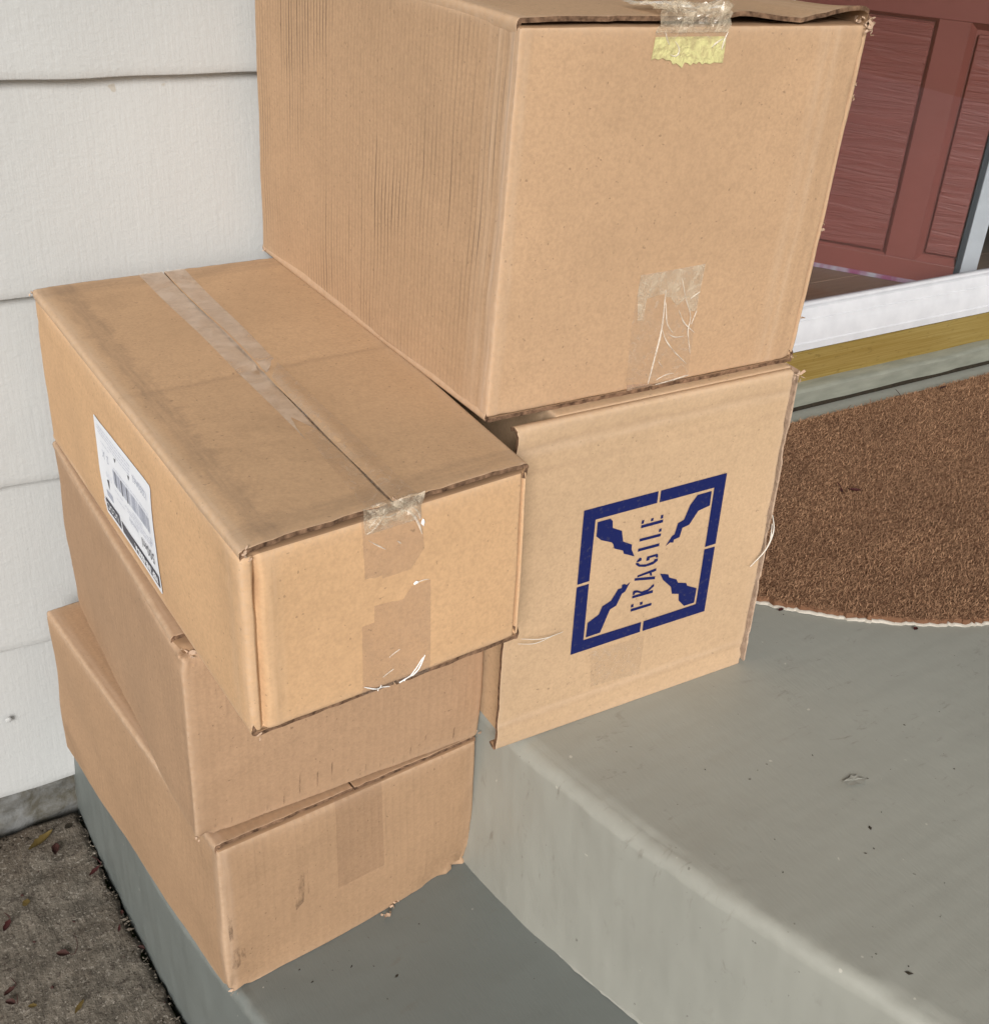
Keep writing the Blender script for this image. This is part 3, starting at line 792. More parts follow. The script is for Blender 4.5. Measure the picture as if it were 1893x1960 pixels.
# ------------------------------------------------------------------ siding
SP = .22496
wall = thing('siding_wall', (0, YW + .03, -.172), 'cream painted lap siding wall of the house behind the boxes', 'wall')
def board(z0, x0, x1, seed, label=None):
    n1 = Noise(seed, 2.); n2 = Noise(seed + 1, 12)
    prof = [(.030, 0.0), (.0030, -.0006), (.0008, .0004), (0, .0026), (.0001, .010)]
    for t in np.linspace(.03, SP + .012, 12): prof.append((.018 * t / SP, t))
    prof.append((.030, SP + .012))
    xs = np.linspace(x0, x1, int((x1 - x0) / .02)); V = []
    for x in xs:
        w = .0009 * float(n1(np.array([[x, 0, 0]]))[0]) + .0004 * float(n2(np.array([[x, 0, 0]]))[0])
        for dy, dz in prof: V.append((x, YW + dy + w * .7, z0 + dz + (w if dz < .02 else 0)))
    m = len(prof)
    F = [(i * m + j, (i + 1) * m + j, (i + 1) * m + j + 1, i * m + j + 1) for i in range(len(xs) - 1) for j in range(m - 1)]
    o = mesh('siding_board', V, F, M_SIDING, wall, False)
    sm = np.ones(len(F), bool); o.data.polygons.foreach_set('use_smooth', sm)
    o.data.set_sharp_from_angle(angle=math.radians(40))
    if label: o['label'] = label
for i in range(-8, 5):
    z0 = .78915 - i * SP
    board(z0, -3.0, 1.08 if i < 3 else .62, 400 + i * 3)
bbox('sheathing', (-3, YW + .0305, -.172), (1.08, YW + .12, 2.7), M_IWALL, wall, 0)
# nail heads
for (x, z) in ((.118, .012),):
    bm = bmesh.new(); bmesh.ops.create_icosphere(bm, subdivisions=2, radius=.0042)
    bm.transform(Matrix.Translation((x, YW + .0004, z)) @ Matrix.Diagonal((1, .45, 1, 1)))
    me = bpy.data.meshes.new('nail_head'); bm.to_mesh(me); bm.free(); me.materials.append(M_SIDING)
    link(bpy.data.objects.new('nail_head', me), wall)
# foundation strip
nzf = Noise(91, 30, 20); V = []; F = []
xs = np.linspace(-3, .6, 400); zs = np.linspace(-.24, -.10, 24)
for x in xs:
    for z in zs: V.append((x, YW + .016 + .0016 * float(nzf(np.array([[x, 0, z]]))[0]) + (.0 if z > -.165 else -.003), z))
m = len(zs); F = [(i * m + j, (i + 1) * m + j, (i + 1) * m + j + 1, i * m + j + 1) for i in range(len(xs) - 1) for j in range(m - 1)]
props(mesh('foundation', V, F, M_FOUND, None, True), kind='structure')

# ------------------------------------------------------------------ door wall: sill, brass, storm door, glass, red door
DX0, DX1 = 1.16, 2.16
casing = thing('door_casing', (1.12, YW, .2294), 'white door casing running up beside the storm door', 'trim')
bbox('jamb_board', (1.081, YW - .012, .2294), (1.158, YW + .11, 2.45), M_WHITE, casing, .004)
bbox('jamb_board', (2.162, YW - .012, .2294), (2.24, YW + .11, 2.45), M_WHITE, casing, .004)
bbox('head_board', (1.0811, YW - .014, 2.3), (2.239, YW + .11, 2.4), M_WHITE, casing, .004)
right = thing('siding_wall', (2.9, YW + .03, .2294), 'cream lap siding to the right of the door, outside the picture', 'wall')
for i in range(-8, 3):
    v, f = box_geo((2.242, YW + .0, .78915 - i * SP - .0), (4.2, YW + .02, .78915 - i * SP + SP - .004)); mesh('siding_board', v, f, M_SIDING, right)
v, f = box_geo((2.242, YW + .021, .23), (4.2, YW + .12, 2.7)); mesh('sheathing', v, f, M_IWALL, right)

sill = thing('door_sill', (1.6, 1.21, .2294), 'grey green painted wooden sill under the brass threshold', 'sill')
ns = Noise(61, 8)
V = []; F = []; xs = np.linspace(DX0 - .06, DX1 + .06, 120)
prof = [(1.197, .2294), (1.1965, .244), (1.1968, .2605), (1.199, .2635), (1.2035, .2655), (1.225, .268), (1.27, .270)]
for x in xs:
    w = .0006 * float(ns(np.array([[x, 0, 0]]))[0])
    for y, z in prof: V.append((x, y + w, z + w * .5))
m = len(prof); F = [(i * m + j, (i + 1) * m + j, (i + 1) * m + j + 1, i * m + j + 1) for i in range(len(xs) - 1) for j in range(m - 1)]
o = mesh('sill_board', V, F, M_SILL, sill, True); o.data.set_sharp_from_angle(angle=math.radians(35))
V = []; F = []
for i, x in enumerate(xs):
    w = .0005 * float(ns(np.array([[x, 9, 0]]))[0])
    V += [(x, 1.1945, .2300), (x, 1.1935 - abs(w), .2330), (x, 1.1970, .2365 + w)]
    if i: a = 3 * i; F += [(a - 3, a, a + 1, a - 2), (a - 2, a + 1, a + 2, a - 1)]
mesh('caulk_line', V, F, M_GRIME, sill, True)

thr = thing('door_threshold', (1.6, 1.225, .266), 'brass coloured metal threshold below the white storm door', 'threshold')
xs2 = [DX0 + .002, DX1 - .002]
def extrude(name, prof, x0, x1, mat, parent, n=40, sm=30):
    V = []; xs = np.linspace(x0, x1, n)
    for x in xs:
        for y, z in prof: V.append((x, y, z))
    m = len(prof); F = [(i * m + j, (i + 1) * m + j, (i + 1) * m + j + 1, i * m + j + 1) for i in range(n - 1) for j in range(m - 1)]
    F += [tuple(range(m))[::-1], tuple((n - 1) * m + j for j in range(m))]
    o = mesh(name, V, F, mat, parent, True); o.data.set_sharp_from_angle(angle=math.radians(sm)); return o
extrude('brass_strip', [(1.2215, .264), (1.2225, .300), (1.2262, .322), (1.245, .325), (1.30, .325), (1.30, .264)], DX0 + .002, DX1 - .002, M_BRASS, thr)
storm = thing('storm_door', (1.66, 1.24, .325), 'white framed storm door with a full glass pane', 'door')
extrude('bottom_rail', [(1.2262, .3235), (1.2255, .336), (1.2275, .3375), (1.2280, .362), (1.2300, .366), (1.2315, .3745), (1.2335, .3755), (1.2345, .3840), (1.2390, .3925), (1.2470, .3965), (1.2475, .3985), (1.254, .3990), (1.26, .397), (1.262, .3235)], DX0 + .004, DX1 - .004, M_WHITE, storm)
extrude('glazing_bead', [(1.2425, .3962), (1.2432, .4004), (1.2470, .4012), (1.2490, .3990)], DX0 + .05, DX1 - .05, M_WHITE, storm)
bbox('stile', (DX0 + .004, 1.2265, .3968), (DX0 + .075, 1.262, 2.28), M_WHITE, storm, .003)
bbox('stile', (DX1 - .075, 1.2265, .3968), (DX1 - .004, 1.262, 2.28), M_WHITE, storm, .003)
bbox('top_rail', (DX0 + .0751, 1.2265, 2.2), (DX1 - .0751, 1.262, 2.28), M_WHITE, storm, .003)
bbox('glass_pane', (DX0 + .0755, 1.2505, .3985), (DX1 - .0755, 1.2535, 2.2), M_GLASS, storm, 0)

# interior
props(bbox('interior_floor', (.9, 1.3005, .24), (3.4, 4.0, .285), M_DARK, None, 0), kind='structure')
hall = thing('plank_floor', (1.7, 1.6, .285), 'brown wooden floor boards inside behind the glass', 'floor')
for i in range(14):
    y0 = 1.302 + i * .115
    bbox('plank', (1.1, y0, .2855), (3.0, y0 + .1125, .2955), M_WOOD, hall, .001)
for nm, lo, hi in (('interior_wall', (.9, 3.9, .285), (3.4, 4.0, 2.6)), ('interior_wall', (.82, 1.39, .285), (.9, 4.0, 2.6)), ('interior_wall', (3.4, 1.39, .285), (3.5, 4.0, 2.6))):
    props(bbox(nm, lo, hi, M_IWALL, None, 0), kind='structure')
props(bbox('interior_ceiling', (.82, 1.385, 2.6), (3.5, 4.0, 2.7), M_IWALL, None, 0), kind='structure')
door = thing('red_panel_door', (1.951, 1.411, .30), 'red panelled front door standing ajar behind the glass', 'door')
A = math.radians(-52.8)
dirv = Vector((math.cos(A), math.sin(A), 0)); nv = Vector((math.sin(A), -math.cos(A), 0))   # nv faces outward
if nv.y > 0: nv = -nv
DM = Matrix(((dirv.x, -nv.x, 0, 1.951), (dirv.y, -nv.y, 0, 1.411), (0, 0, 1, 0), (0, 0, 0, 1)))
# local frame: x along the door (0 at its near edge), y inward, z up
def dbox(name, lo, hi, mat, bev=.003, parent=door): return bbox(name, lo, hi, mat, parent, bev, DM)
def prism(name, P, F, mat, parent=door): 
    return mesh(name, [DM @ Vector(p) for p in P], F, mat, parent)
def panel_frame(x0, x1, z0, z1, wd, dp):
    """sloping moulding round a sunk panel"""
    P = [(x0, 0, z0), (x1, 0, z0), (x1, 0, z1), (x0, 0, z1), (x0 + wd, dp, z0 + wd), (x1 - wd, dp, z0 + wd), (x1 - wd, dp, z1 - wd), (x0 + wd, dp, z1 - wd)]
    F = [(0, 1, 5, 4), (1, 2, 6, 5), (2, 3, 7, 6), (3, 0, 4, 7)]
    return P, F
# stiles and rails around two columns of panels (surface at y=0)
xs_col = [(-.62, -.111), (-.053, .024)]
Zp0, Zp1 = .345, .80
dbox('door_slab', (-.80, .012, .302), (.026, .040, 2.25), M_DOOR, .002)
dbox('bottom_rail', (-.80, 0, .302), (.026, .0119, Zp0 + .0), M_DOOR, .0015)
dbox('lock_rail', (-.80, 0, Zp1), (.026, .0119, .98), M_DOOR, .0015)
dbox('top_rail', (-.80, 0, 1.9), (.026, .0119, 2.25), M_DOOR, .0015)
dbox('stile', (-.80, .0002, Zp0), (-.62, .0119, Zp1), M_DOOR, .001)
dbox('stile', (-.111, .0002, Zp0), (-.053, .0119, Zp1), M_DOOR, .001)
dbox('stile', (-.80, .0002, .98), (-.62, .0119, 1.9), M_DOOR, .001)
dbox('stile', (-.111, .0002, .98), (-.053, .0119, 1.9), M_DOOR, .001)
for (x0, x1) in xs_col:
    for z0, z1 in ((Zp0, Zp1), (.98, 1.9)):
        wdn = .015 if x0 > -.1 else .005
        P, F = panel_frame(x0, x1 + (.02 if x0 > -.1 else 0), z0, z1, wdn * .75, .0115 if x0 > -.1 else .004)
        prism('moulding', P, F, M_DOOR)
        dbox('raised_panel', (x0 + wdn + .001, .0012 if x0 < -.1 else .003, z0 + wdn + .003), (x1 - (wdn + .002 if x0 < -.1 else 0), .0118, z1 - wdn - .004), M_DOORG, .003)
dbox('weatherstrip', (.0262, -.002, .302), (.037, .044, 2.25), M_STRIP, .001)
dbox('door_edge', (.0372, .000, .302), (.068, .044, 2.25), M_WHITE, .002)
dbox('door_sweep', (-.80, -.0035, .2958), (.0, .004, .3045), M_PINK, .001)
dbox('sweep_end', (-.012, -.010, .2965), (.012, .002, .3055), M_WHITE, .004)
v, f = box_geo((2.02, 1.50, .2955), (2.05, 2.4, 2.4)); props(mesh('dark_interior_sheet', v, f, M_DARK), kind='structure')  # dark-coloured sheet stands in for the dim interior beyond the door

# unseen porch roof over the door, its reach set to cut overhead sky light
roof = thing('unseen_porch_roof', (2.0, .6, 2.62), 'unseen cream porch roof above the front door, sized to cut sky light', 'roof')
bbox('soffit', (-.9, -1.1, 2.62), (4.3, 1.26, 2.70), M_ROOF, roof, .005)
bbox('fascia', (-.9, -1.13, 2.58), (4.3, -1.1005, 2.78), M_ROOF, roof, .003)
post = thing('porch_post', (4.0, -.1, .2294), 'square white porch post at the far right corner', 'post')
bbox('shaft', (3.95, -.15, .2294), (4.05, -.05, 2.62), M_WHITE, post, .004)

# ------------------------------------------------------------------ half round coir mat
matt = thing('doormat', (1.345, 1.0, .2294), 'half round brown coir doormat in front of the door', 'doormat')
MC = np.array([1.345, 1.150]); MR = .547
def mat_inside(x, y, m=0.0):
    return (y < 1.150 - m) & ((x - MC[0]) ** 2 + (y - MC[1]) ** 2 < (MR - m) ** 2) & (x > .848 + m)
out = []
for a in np.linspace(math.pi, 2 * math.pi, 400):
    x, y = MC[0] + MR * math.cos(a), MC[1] + MR * math.sin(a)
    out.append((max(x, .848), y))
jr = np.random.RandomState(3)
out = np.array(out); J = jr.normal(size=out.shape) * .0008
def ring(sc, z, jit=1.): 
    c = np.array([MC[0], 1.150]); p = c + (out - c) * sc + J * jit
    p[:, 1] = np.minimum(p[:, 1], 1.150); return [(x, y, z) for x, y in p]
R0 = ring(1.0, .2298); R1 = ring(1.0, .2318, 1.6); R2 = ring(.9965, .2328, 1.2)
n = len(R0); V = R0 + R1 + R2
F = [(i, i + 1, n + i + 1, n + i) for i in range(n - 1)] + [(n + i, n + i + 1, 2 * n + i + 1, 2 * n + i) for i in range(n - 1)]
F += [(n - 1, 0, n, 2 * n - 1), (2 * n - 1, n, 2 * n, 3 * n - 1), tuple(range(2 * n, 3 * n))]
mesh('rubber_backing', V, F, M_RUB, matt)
R3 = ring(.9950, .2325, 2.); R4 = ring(.992, .2392, 2.5); V = R3 + R4
F = [(i, i + 1, n + i + 1, n + i) for i in range(n - 1)] + [(n - 1, 0, n, 2 * n - 1), tuple(range(n, 2 * n))]
mesh('pile_base', V, F, M_COIR, matt, attrs={'rnd': jr.uniform(.0, .15, 2 * n)})
NF = 150000
P = np.stack([jr.uniform(.845, 1.90, NF * 2), jr.uniform(.60, 1.150, NF * 2)], 1)
P = P[mat_inside(P[:, 0], P[:, 1], -.0008)][:NF]; NF = len(P)
ang = jr.normal(0.15, .8, NF) + np.where(jr.rand(NF) < .3, jr.uniform(-3, 3, NF), 0)
Lf = jr.uniform(.003, .0085, NF); Lf[jr.rand(NF) < .03] *= 1.8; el = jr.uniform(.0, .75, NF); wf = jr.uniform(.00025, .0005, NF)
D = np.stack([np.cos(ang) * np.cos(el), np.sin(ang) * np.cos(el), np.sin(el)], 1)
S = np.stack([-np.sin(ang), np.cos(ang), np.zeros(NF)], 1) * wf[:, None]
z0 = .2385 + jr.uniform(0, .0025, NF)
B0 = np.stack([P[:, 0], P[:, 1], z0], 1)
mid = B0 + D * (Lf * .55)[:, None]; tip = B0 + D * Lf[:, None]; tip[:, 2] -= Lf * .22 * np.sin(el)
curl = jr.normal(size=(NF, 1)) * S * 3; tip += curl
# stay clear of the sill and the carton
tip[:, 1] = np.minimum(tip[:, 1], 1.153)
VV = np.stack([B0 - S, B0 + S, mid + S, mid - S, tip], 1).reshape(-1, 3)
base = np.arange(NF)[:, None] * 5
quads = base + np.array([0, 1, 2, 3]); tris = base + np.array([3, 2, 4])
me = bpy.data.meshes.new('coir_fibre')
me.vertices.add(len(VV)); me.vertices.foreach_set('co', VV.ravel().astype(np.float32))
loops = np.concatenate([quads, tris], 1).ravel()
me.loops.add(len(loops)); me.loops.foreach_set('vertex_index', loops.astype(np.int32))
st = np.stack([np.arange(NF) * 7, np.arange(NF) * 7 + 4], 1).ravel(); tot = np.tile([4, 3], NF)
me.polygons.add(len(st)); me.polygons.foreach_set('loop_start', st.astype(np.int32)); me.polygons.foreach_set('loop_total', tot.astype(np.int32))
me.update(); me.validate()
at = me.attributes.new('rnd', 'FLOAT', 'POINT'); rv = np.clip(jr.normal(.45, .27, NF), 0, 1); rv[jr.rand(NF) < .012] = 1.
at.data.foreach_set('value', np.repeat(rv, 5).astype(np.float32))
me.materials.append(M_COIR)
props(link(bpy.data.objects.new('coir_fibre', me), matt), kind='stuff')

# ================================================================== cartons
def zero(p, q): return np.zeros(len(np.atleast_1d(p)))
# ---- bottom carton
E = Carton(KC['E'], 1, r=.0034, hi=(0, 0, .0050), bulge={'-y': .004, '-x': .003}, amp=.0014,
           dents=[gauss_dent((.04, 0, .03), (.03, .03, .05), .003, 1), line_dent(0, 1, .012, .004, .0012, seed=3)],
           crush=[((0, 0, 0), .018, .004), ((1, 0, 0), .05, .006)])
eR = thing('cardboard_box', KC['E']['bfl'], 'dusty brown box at the very bottom of the left stack, standing on the grey step', 'cardboard box', 'brown cardboard boxes stacked on the porch')
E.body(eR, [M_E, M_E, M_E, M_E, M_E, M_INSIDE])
liftE = lambda p, q: -.0012 + .0010 * np.exp(-(q / .02)) * (1 - np.clip(p / .2, 0, 1))
E.add_lift('T', liftE, .0002)
E.flap('T', eR, lambda q: 0, lambda q: E.w * .5 - .0008, .004, E.d - .001, (M_E, M_INSIDE, M_EDGE), curl0=True, seed=3)
E.flap('T', eR, lambda q: E.w * .5 + .0008, lambda q: E.w, .003, E.d - .001, (M_E, M_INSIDE, M_EDGE), curl1=True, seed=4)
E.polys('F', [rect(.415, .995 - .6, .60, .995)], 'tape', M_TAPE_S, eR, off=.0006)
torn_bits('torn_corner', E.world([[0.004, .004, E.h - .004]])[0], 3, .005, eR, M_TORN, 2)
torn_bits('torn_corner', E.world([[0.004, .002, .004]])[0], 4, .005, eR, M_TORN, 22)
torn_bits('torn_corner', E.surf('F', [(.63, .005)], .002)[0], 8, .014, eR, M_TORN, 23)
k = Mat('scuff_dirt', .9, .05); k.b.inputs['Base Color'].default_value = (.17, .115, .08, 1)
tr = k.n('ShaderNodeBsdfTransparent'); mx = k.n('ShaderNodeMixShader')
nn = k.ramp(k.noise(k.coord('Object', (1, 1, .35)), 150, 4, .75), (.42, 0.), (.72, .55))
k.l(nn, mx.inputs[0]); k.l(tr.outputs[0], mx.inputs[1]); k.l(k.b.outputs[0], mx.inputs[2]); k.l(mx.outputs[0], k.t.nodes['Material Output'].inputs['Surface'])
M_SCUFF = k.m
E.polys('F', [[(.262, .49), (.275, .60), (.285, .66), (.292, .60), (.288, .50), (.283, .42), (.268, .40), (.255, .38), (.252, .42)],
              [(.300, .62), (.304, .63), (.306, .47), (.300, .46)]], 'scuff_mark', M_SCUFF, eR, split=True, off=.0005)
E.polys('F', [[(.012, .56), (.03, .58), (.028, .40), (.015, .39)], [(.02, .32), (.045, .33), (.05, .20), (.03, .17), (.018, .2)], [(.05, .31), (.066, .30), (.068, .22), (.055, .20)]], 'scuff_mark', M_SCUFF, eR, split=True, off=.0005)

# ---- second carton
D_ = Carton(KC['D'], 2, r=.0034, hi=(0, 0, .0050), bulge={'-y': .004, '-x': .003}, amp=.0016,
            dents=[line_dent(1, 0, .022, .003, .0012, .001, 5), line_dent(1, 0, .036, .002, .0009, .001, 6), line_dent(0, 1, .010, .004, .0010, seed=8), gauss_dent((.03, 0, .07), (.03, .03, .012), -.0022, 1)],
            crush=[((0, 0, 1), .016, .009), ((0, 0, 0), .014, .003)])
dR = thing('cardboard_box', KC['D']['bfl'], 'brown ribbed box in the middle of the left stack, with a crushed corner hole', 'cardboard box', 'brown cardboard boxes stacked on the porch')
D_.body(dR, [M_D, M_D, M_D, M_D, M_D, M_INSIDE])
D_.add_lift('T', lambda p, q: -.0012 + 0 * p, .0002)
D_.flap('T', dR, lambda q: 0, lambda q: D_.w * .5 - .0008, .024, D_.d - .001, (M_E, M_INSIDE, M_EDGE), curl0=True, seed=13)
D_.flap('T', dR, lambda q: D_.w * .5 + .0008, lambda q: D_.w, .004, D_.d - .001, (M_E, M_INSIDE, M_EDGE), curl1=True, seed=14)
torn_bits('torn_corner', D_.world([[.012, .006, D_.h - .006]])[0], 6, .009, dR, M_TORN, 3, 'torn crumpled corner')
torn_bits('torn_corner', D_.world([[.002, .002, .003]])[0], 3, .005, dR, M_TORN, 4)
for q_ in range(16):
    a_ = .06 + q_ * .0555 + random.uniform(-.006, .006); hh_ = random.uniform(.05, .14) * (1.25 if q_ in (5, 6, 7, 8, 13) else .8); b_ = .02 + random.uniform(0, .03)
    D_.poly('F', [(a_, b_), (a_ + .005, b_ + .01), (a_ + .006, b_ + hh_), (a_ + .001, b_ + hh_ * .9)], 'scuff_mark', M_SCUFF, dR, off=.0005)
torn_bits('torn_corner', D_.world([[D_.w, .002, .004]])[0], 3, .006, dR, M_TORN, 41)

# ---- long taped carton on top of the left stack
seam = lambda q: C_.w * (.491 - .016 * (q / C_.d))
KC['C']['tbr'] = [.490, 1.2146, .5931]; KC['C']['bbr'] = [.487, 1.2121, .4211]
C_ = Carton(KC['C'], 3, r=.0034, lo=(0, 0, .0045), hi=(0, 0, .0055), bulge={'-y': .0025, '-x': .004}, amp=.0010,
            dents=[line_dent(1, 0, .0095, .0020, .0050, .0008, 7), line_dent(1, 0, .018, .006, -.0014, .001, 7),
                   line_dent(0, 2, .140, .003, .0008, .001, 9), gauss_dent((0, .05, .12), (.02, .03, .05), .002, 0),
                   line_dent(0, 1, .012, .006, -.0010, .001, 10)],
            crush=[((0, 0, 0), .010, .002)])
C_.dents = list(C_.dents) + [line_dent(1, 0, C_.w - .0052, .0011, .0055, .0003, 71)]
cR = thing('cardboard_box', KC['C']['bfl'], 'long golden brown taped box with a white label, topmost of the left stack', 'cardboard box', 'brown cardboard boxes stacked on the porch')
C_.body(cR, [M_C_F, M_C_F, M_C_F, M_C_F, M_INSIDE, M_INSIDE], step=.006, extra=([.006, .008, .0095, .0105, .0115, .013, .015, .017, .02, .023, .026] + [C_.w - x_ for x_ in (.0075, .0065, .0059, .0052, .0045, .0039)], (), ()))
def liftC(p, q):
    s = np.abs(p - C_.w * .5) / (C_.w * .5)
    P = np.stack([p, q, 0 * p], 1)
    return .0010 + .0016 * np.exp(-(q / .02)) * (1 - .7 * s ** 2) * (1 + .12 * WAV2(P)) + .0007 * WAVES(P) + .0012 * np.exp(-(s / .12) ** 2) * np.exp(-((q - .14) / .10) ** 2) * np.sign(p - C_.w * .5 + 1e-9) - .0010 * np.exp(-((q - .27) / .004) ** 2)
C_.add_lift('T', lambda p, q: liftC(np.atleast_1d(p), np.atleast_1d(q)) * np.clip(1.6 - 2.2 * np.maximum(0, np.atleast_1d(p) / C_.w - .72) * 2, .1, 1) * np.clip(np.atleast_1d(p) / .02, 0, 1), .0004)
C_.flap('T', cR, lambda q: 0, lambda q: seam(q) - .0007 - .0004 * math.sin(q * 60), .0008, C_.d - .001, (M_C_T, M_INSIDE, M_EDGE), curl0=True, seed=23, rag=.0007, label='left lid flap, dirty along its front edge')
C_.flap('T', cR, lambda q: seam(q) + .0007 + .0004 * math.sin(q * 47), lambda q: C_.w, .0004, C_.d - .001, (M_C_T, M_INSIDE, M_EDGE), curl1=True, seed=24, rag=.0009)
C_.add_lift('B', lambda p, q: 0 * np.atleast_1d(p) - .0006, .0)
C_.flap('B', cR, lambda q: 0, lambda q: C_.w * .5 - .001, .0015, C_.d - .001, (M_C_F, M_INSIDE, M_EDGE), curl0=True, seed=25, rag=.0006, name='bottom_flap')
C_.flap('B', cR, lambda q: C_.w * .5 + .001, lambda q: C_.w, .0005, C_.d - .001, (M_C_F, M_INSIDE, M_EDGE), curl1=True, seed=26, rag=.0008, name='bottom_flap')
torn_bits('torn_corner', C_.world([[.004, .0, C_.h - .002]])[0], 6, .006, cR, M_TORN, 5)
torn_bits('torn_corner', C_.world([[.0, C_.d, C_.h - .004]])[0], 3, .005, cR, M_TORN, 6)
torn_bits('torn_corner', C_.world([[.006, .0, .002]])[0], 3, .005, cR, M_TORN, 61)
torn_bits('torn_corner', C_.world([[C_.w * .5, .004, C_.h + .004]])[0], 3, .006, cR, M_TORN, 62)
# tape on the lid
def lid(pts): return [(s * (1 - .142 * t), t) for s, t in pts]
def jag(pts, i0, i1, amp, n, seed):
    """torn, jagged end between pts[i0] and pts[i1]"""
    r = np.random.RandomState(seed); a, b = np.array(pts[i0]), np.array(pts[i1]); outp = list(pts[:i0 + 1])
    for k_ in range(1, n): outp.append(tuple(a + (b - a) * k_ / n + r.uniform(-1, 1, 2) * amp))
    return outp + list(pts[i1:])
C_.poly('T', jag(lid([(.443, .999), (.4395, .6), (.430, .22), (.455, .30), (.494, .245), (.530, .55), (.549, .999)]), 2, 3, .008, 7, 1), 'tape', M_TAPE_T, cR, off=.0007, label='hazy strip of tape left of the lid seam')
C_.poly('T', jag(lid([(.556, .999), (.538, .56), (.528, .47), (.60, .515), (.629, .8), (.648, .999)]), 2, 3, .006, 5, 2), 'tape', M_TAPE_T, cR, off=.0007, label='hazy strip of tape right of the lid seam')
C_.poly('T', lid([(.445, .24), (.49, .25), (.53, .45), (.60, .5), (.585, .3), (.58, .03), (.575, .001), (.40, .001), (.42, .12)]), 'tape', M_TAPE, cR, off=.0009)
C_.polys('F', [jag([(.378, .999), (.384, .68), (.470, .655), (.545, .657), (.594, .745), (.5834, .999)], 1, 2, .01, 5, 3)], 'tape', M_TAPE_D, cR, off=.0012, label='short piece of clear tape below the lid seam')
C_.polys('F', [jag([(.4164, .5209), (.5185, .5059), (.5485, .5622), (.6187, .5658), (.628, .012), (.372, .012), (.3721, .4305), (.4139, .4306)], 0, 1, .006, 4, 4)], 'tape', M_TAPE_D, cR, off=.0011, label='long piece of clear tape near the bottom edge')
C_.strokes('F', [([[.5081, .98], [.5331, .965], [.5587, .9287], [.5783, .8708], [.5852, .8242]], .0022), [[.3979, .8753], [.4261, .8375], [.4568, .8031]],
                 [[.3941, .9073], [.4183, .9141], [.4387, .9468], [.4672, .985]], [[.4023, .9335], [.4388, .9767]], [[.5572, .5708], [.5789, .5826], [.612, .5724]], [[.4449, .0997], [.4845, .1252]],
                 [[.4962, .8287], [.511, .8094]], [[.4669, .205], [.5064, .2305]], [[.40, .97], [.43, .985], [.47, .95], [.52, .97]], [[.548, .98], [.575, .95], [.58, .90]]], 'tape_crease', M_CREASE, cR, width=.0013, seed=1)
C_.strokes('F', [([[.6035, .1402], [.5837, .0669], [.5521, .0285], [.5116, .012]], .0017), ([[.5968, .13], [.5565, .0473], [.5296, .012]], .0014), ([[.3755, .0823], [.4229, .0356], [.4758, .012]], .0014), [[.4404, .0531], [.4315, .012]],
                 ([[.59, .90], [.590, .865]], .0035), ([[.555, .572], [.572, .578]], .003)], 'tape_crease', M_CREASEB, cR, width=.0016, seed=2)
# crumpled film over the front edge of the lid
def crumple(bx, s0, s1, a, b, name, mat, parent, seed, n=26, m=10, amp=.003, h0=0.0):
    """film bridging from the lid down onto the front, with random folds"""
    r = Noise(seed, 45, 20); r2 = Noise(seed + 1, 130, 20); V = []; F = []
    for i in range(n):
        s = s0 + (s1 - s0) * i / (n - 1)
        for j in range(m):
            t = j / (m - 1)
            if t < .5: loc = np.array([s * bx.w, a * (1 - 2 * t), bx.h + .0022 + h0])
            else: loc = np.array([s * bx.w, -.0022, bx.h + .001 + h0 - b * (2 * t - 1)])
            f = float(r(loc[None])[0]) * amp + float(r2(loc[None])[0]) * amp * .5
            wgt = math.sin(math.pi * min(1, max(.05, t)))
            loc = loc + np.array([f * .5, -abs(f) * wgt, abs(f) * wgt * (1.2 if t < .7 else .2)])
            V.append(loc)
            if i and j: q = i * m + j; F.append((q - m - 1, q - 1, q, q - m))
    return mesh(name, bx.world(np.array(V)), F, mat, parent)
crumple(C_, .385, .585, .006, .018, 'crumpled_tape', M_TAPE_F, cR, 9, amp=.0022)
# shipping label
LQ = [np.array(p) for p in ((.6638, .7521), (.3732, .7249), (.6569, .1038), (.3793, .123))]   # X0Y0, X1Y0, X0Y1, X1Y1
LW, LH = .161, .108
def lab(x, y):
    a, b = x / LW, y / LH
    return tuple((LQ[0] * (1 - a) + LQ[1] * a) * (1 - b) + (LQ[2] * (1 - a) + LQ[3] * a) * b)
def lpoly(pts): return [lab(x, y) for x, y in pts]
def rr_(x0, y0, x1, y1, r=.0034, n=5):
    p = []
    for cx, cy, a0 in ((x1 - r, y0 + r, -90), (x1 - r, y1 - r, 0), (x0 + r, y1 - r, 90), (x0 + r, y0 + r, 180)):
        for k_ in range(n + 1):
            a = math.radians(a0 + 90 * k_ / n); p.append((cx + r * math.cos(a), cy + r * math.sin(a)))
    return p
paper = C_.poly('L', lpoly(rr_(0, 0, LW, LH)), 'paper_label', M_PAPER, cR, off=.0008, cell=.01, label='white shipping label stuck on upside down')
def lrects(name, rects, mat, off=.0011): return C_.polys('L', [lpoly([(a, b), (c, b), (c, d), (a, d)]) for a, b, c, d in rects], name, mat, paper, off=off, cell=.02)
def ltext(s, x, y, h, mat, name='lettering', fat=1., bold=0.): return C_.text('L', s, lab, x, y, h, name, mat, paper, fat=fat, off=.0015, bold=bold)
for q_ in ((.004, LH - .0175, .110, LH - .005), (.115, LH - .0205, LW - .005, LH - .005)): lrects('black_bar', [q_], M_BLK)
ltext('REF', .007, LH - .0145, .0065, M_PAPER, bold=.0004)
ltext('INF-0500-A', .026, LH - .0145, .0068, M_PAPER, fat=.95, bold=.0005)
ltext('UCOCO', .118, LH - .0175, .0085, M_PAPER, fat=.95)
lrects('thin_rule', [(.0235, LH - .0165, .0240, LH - .006)], M_GRY2, .0014)
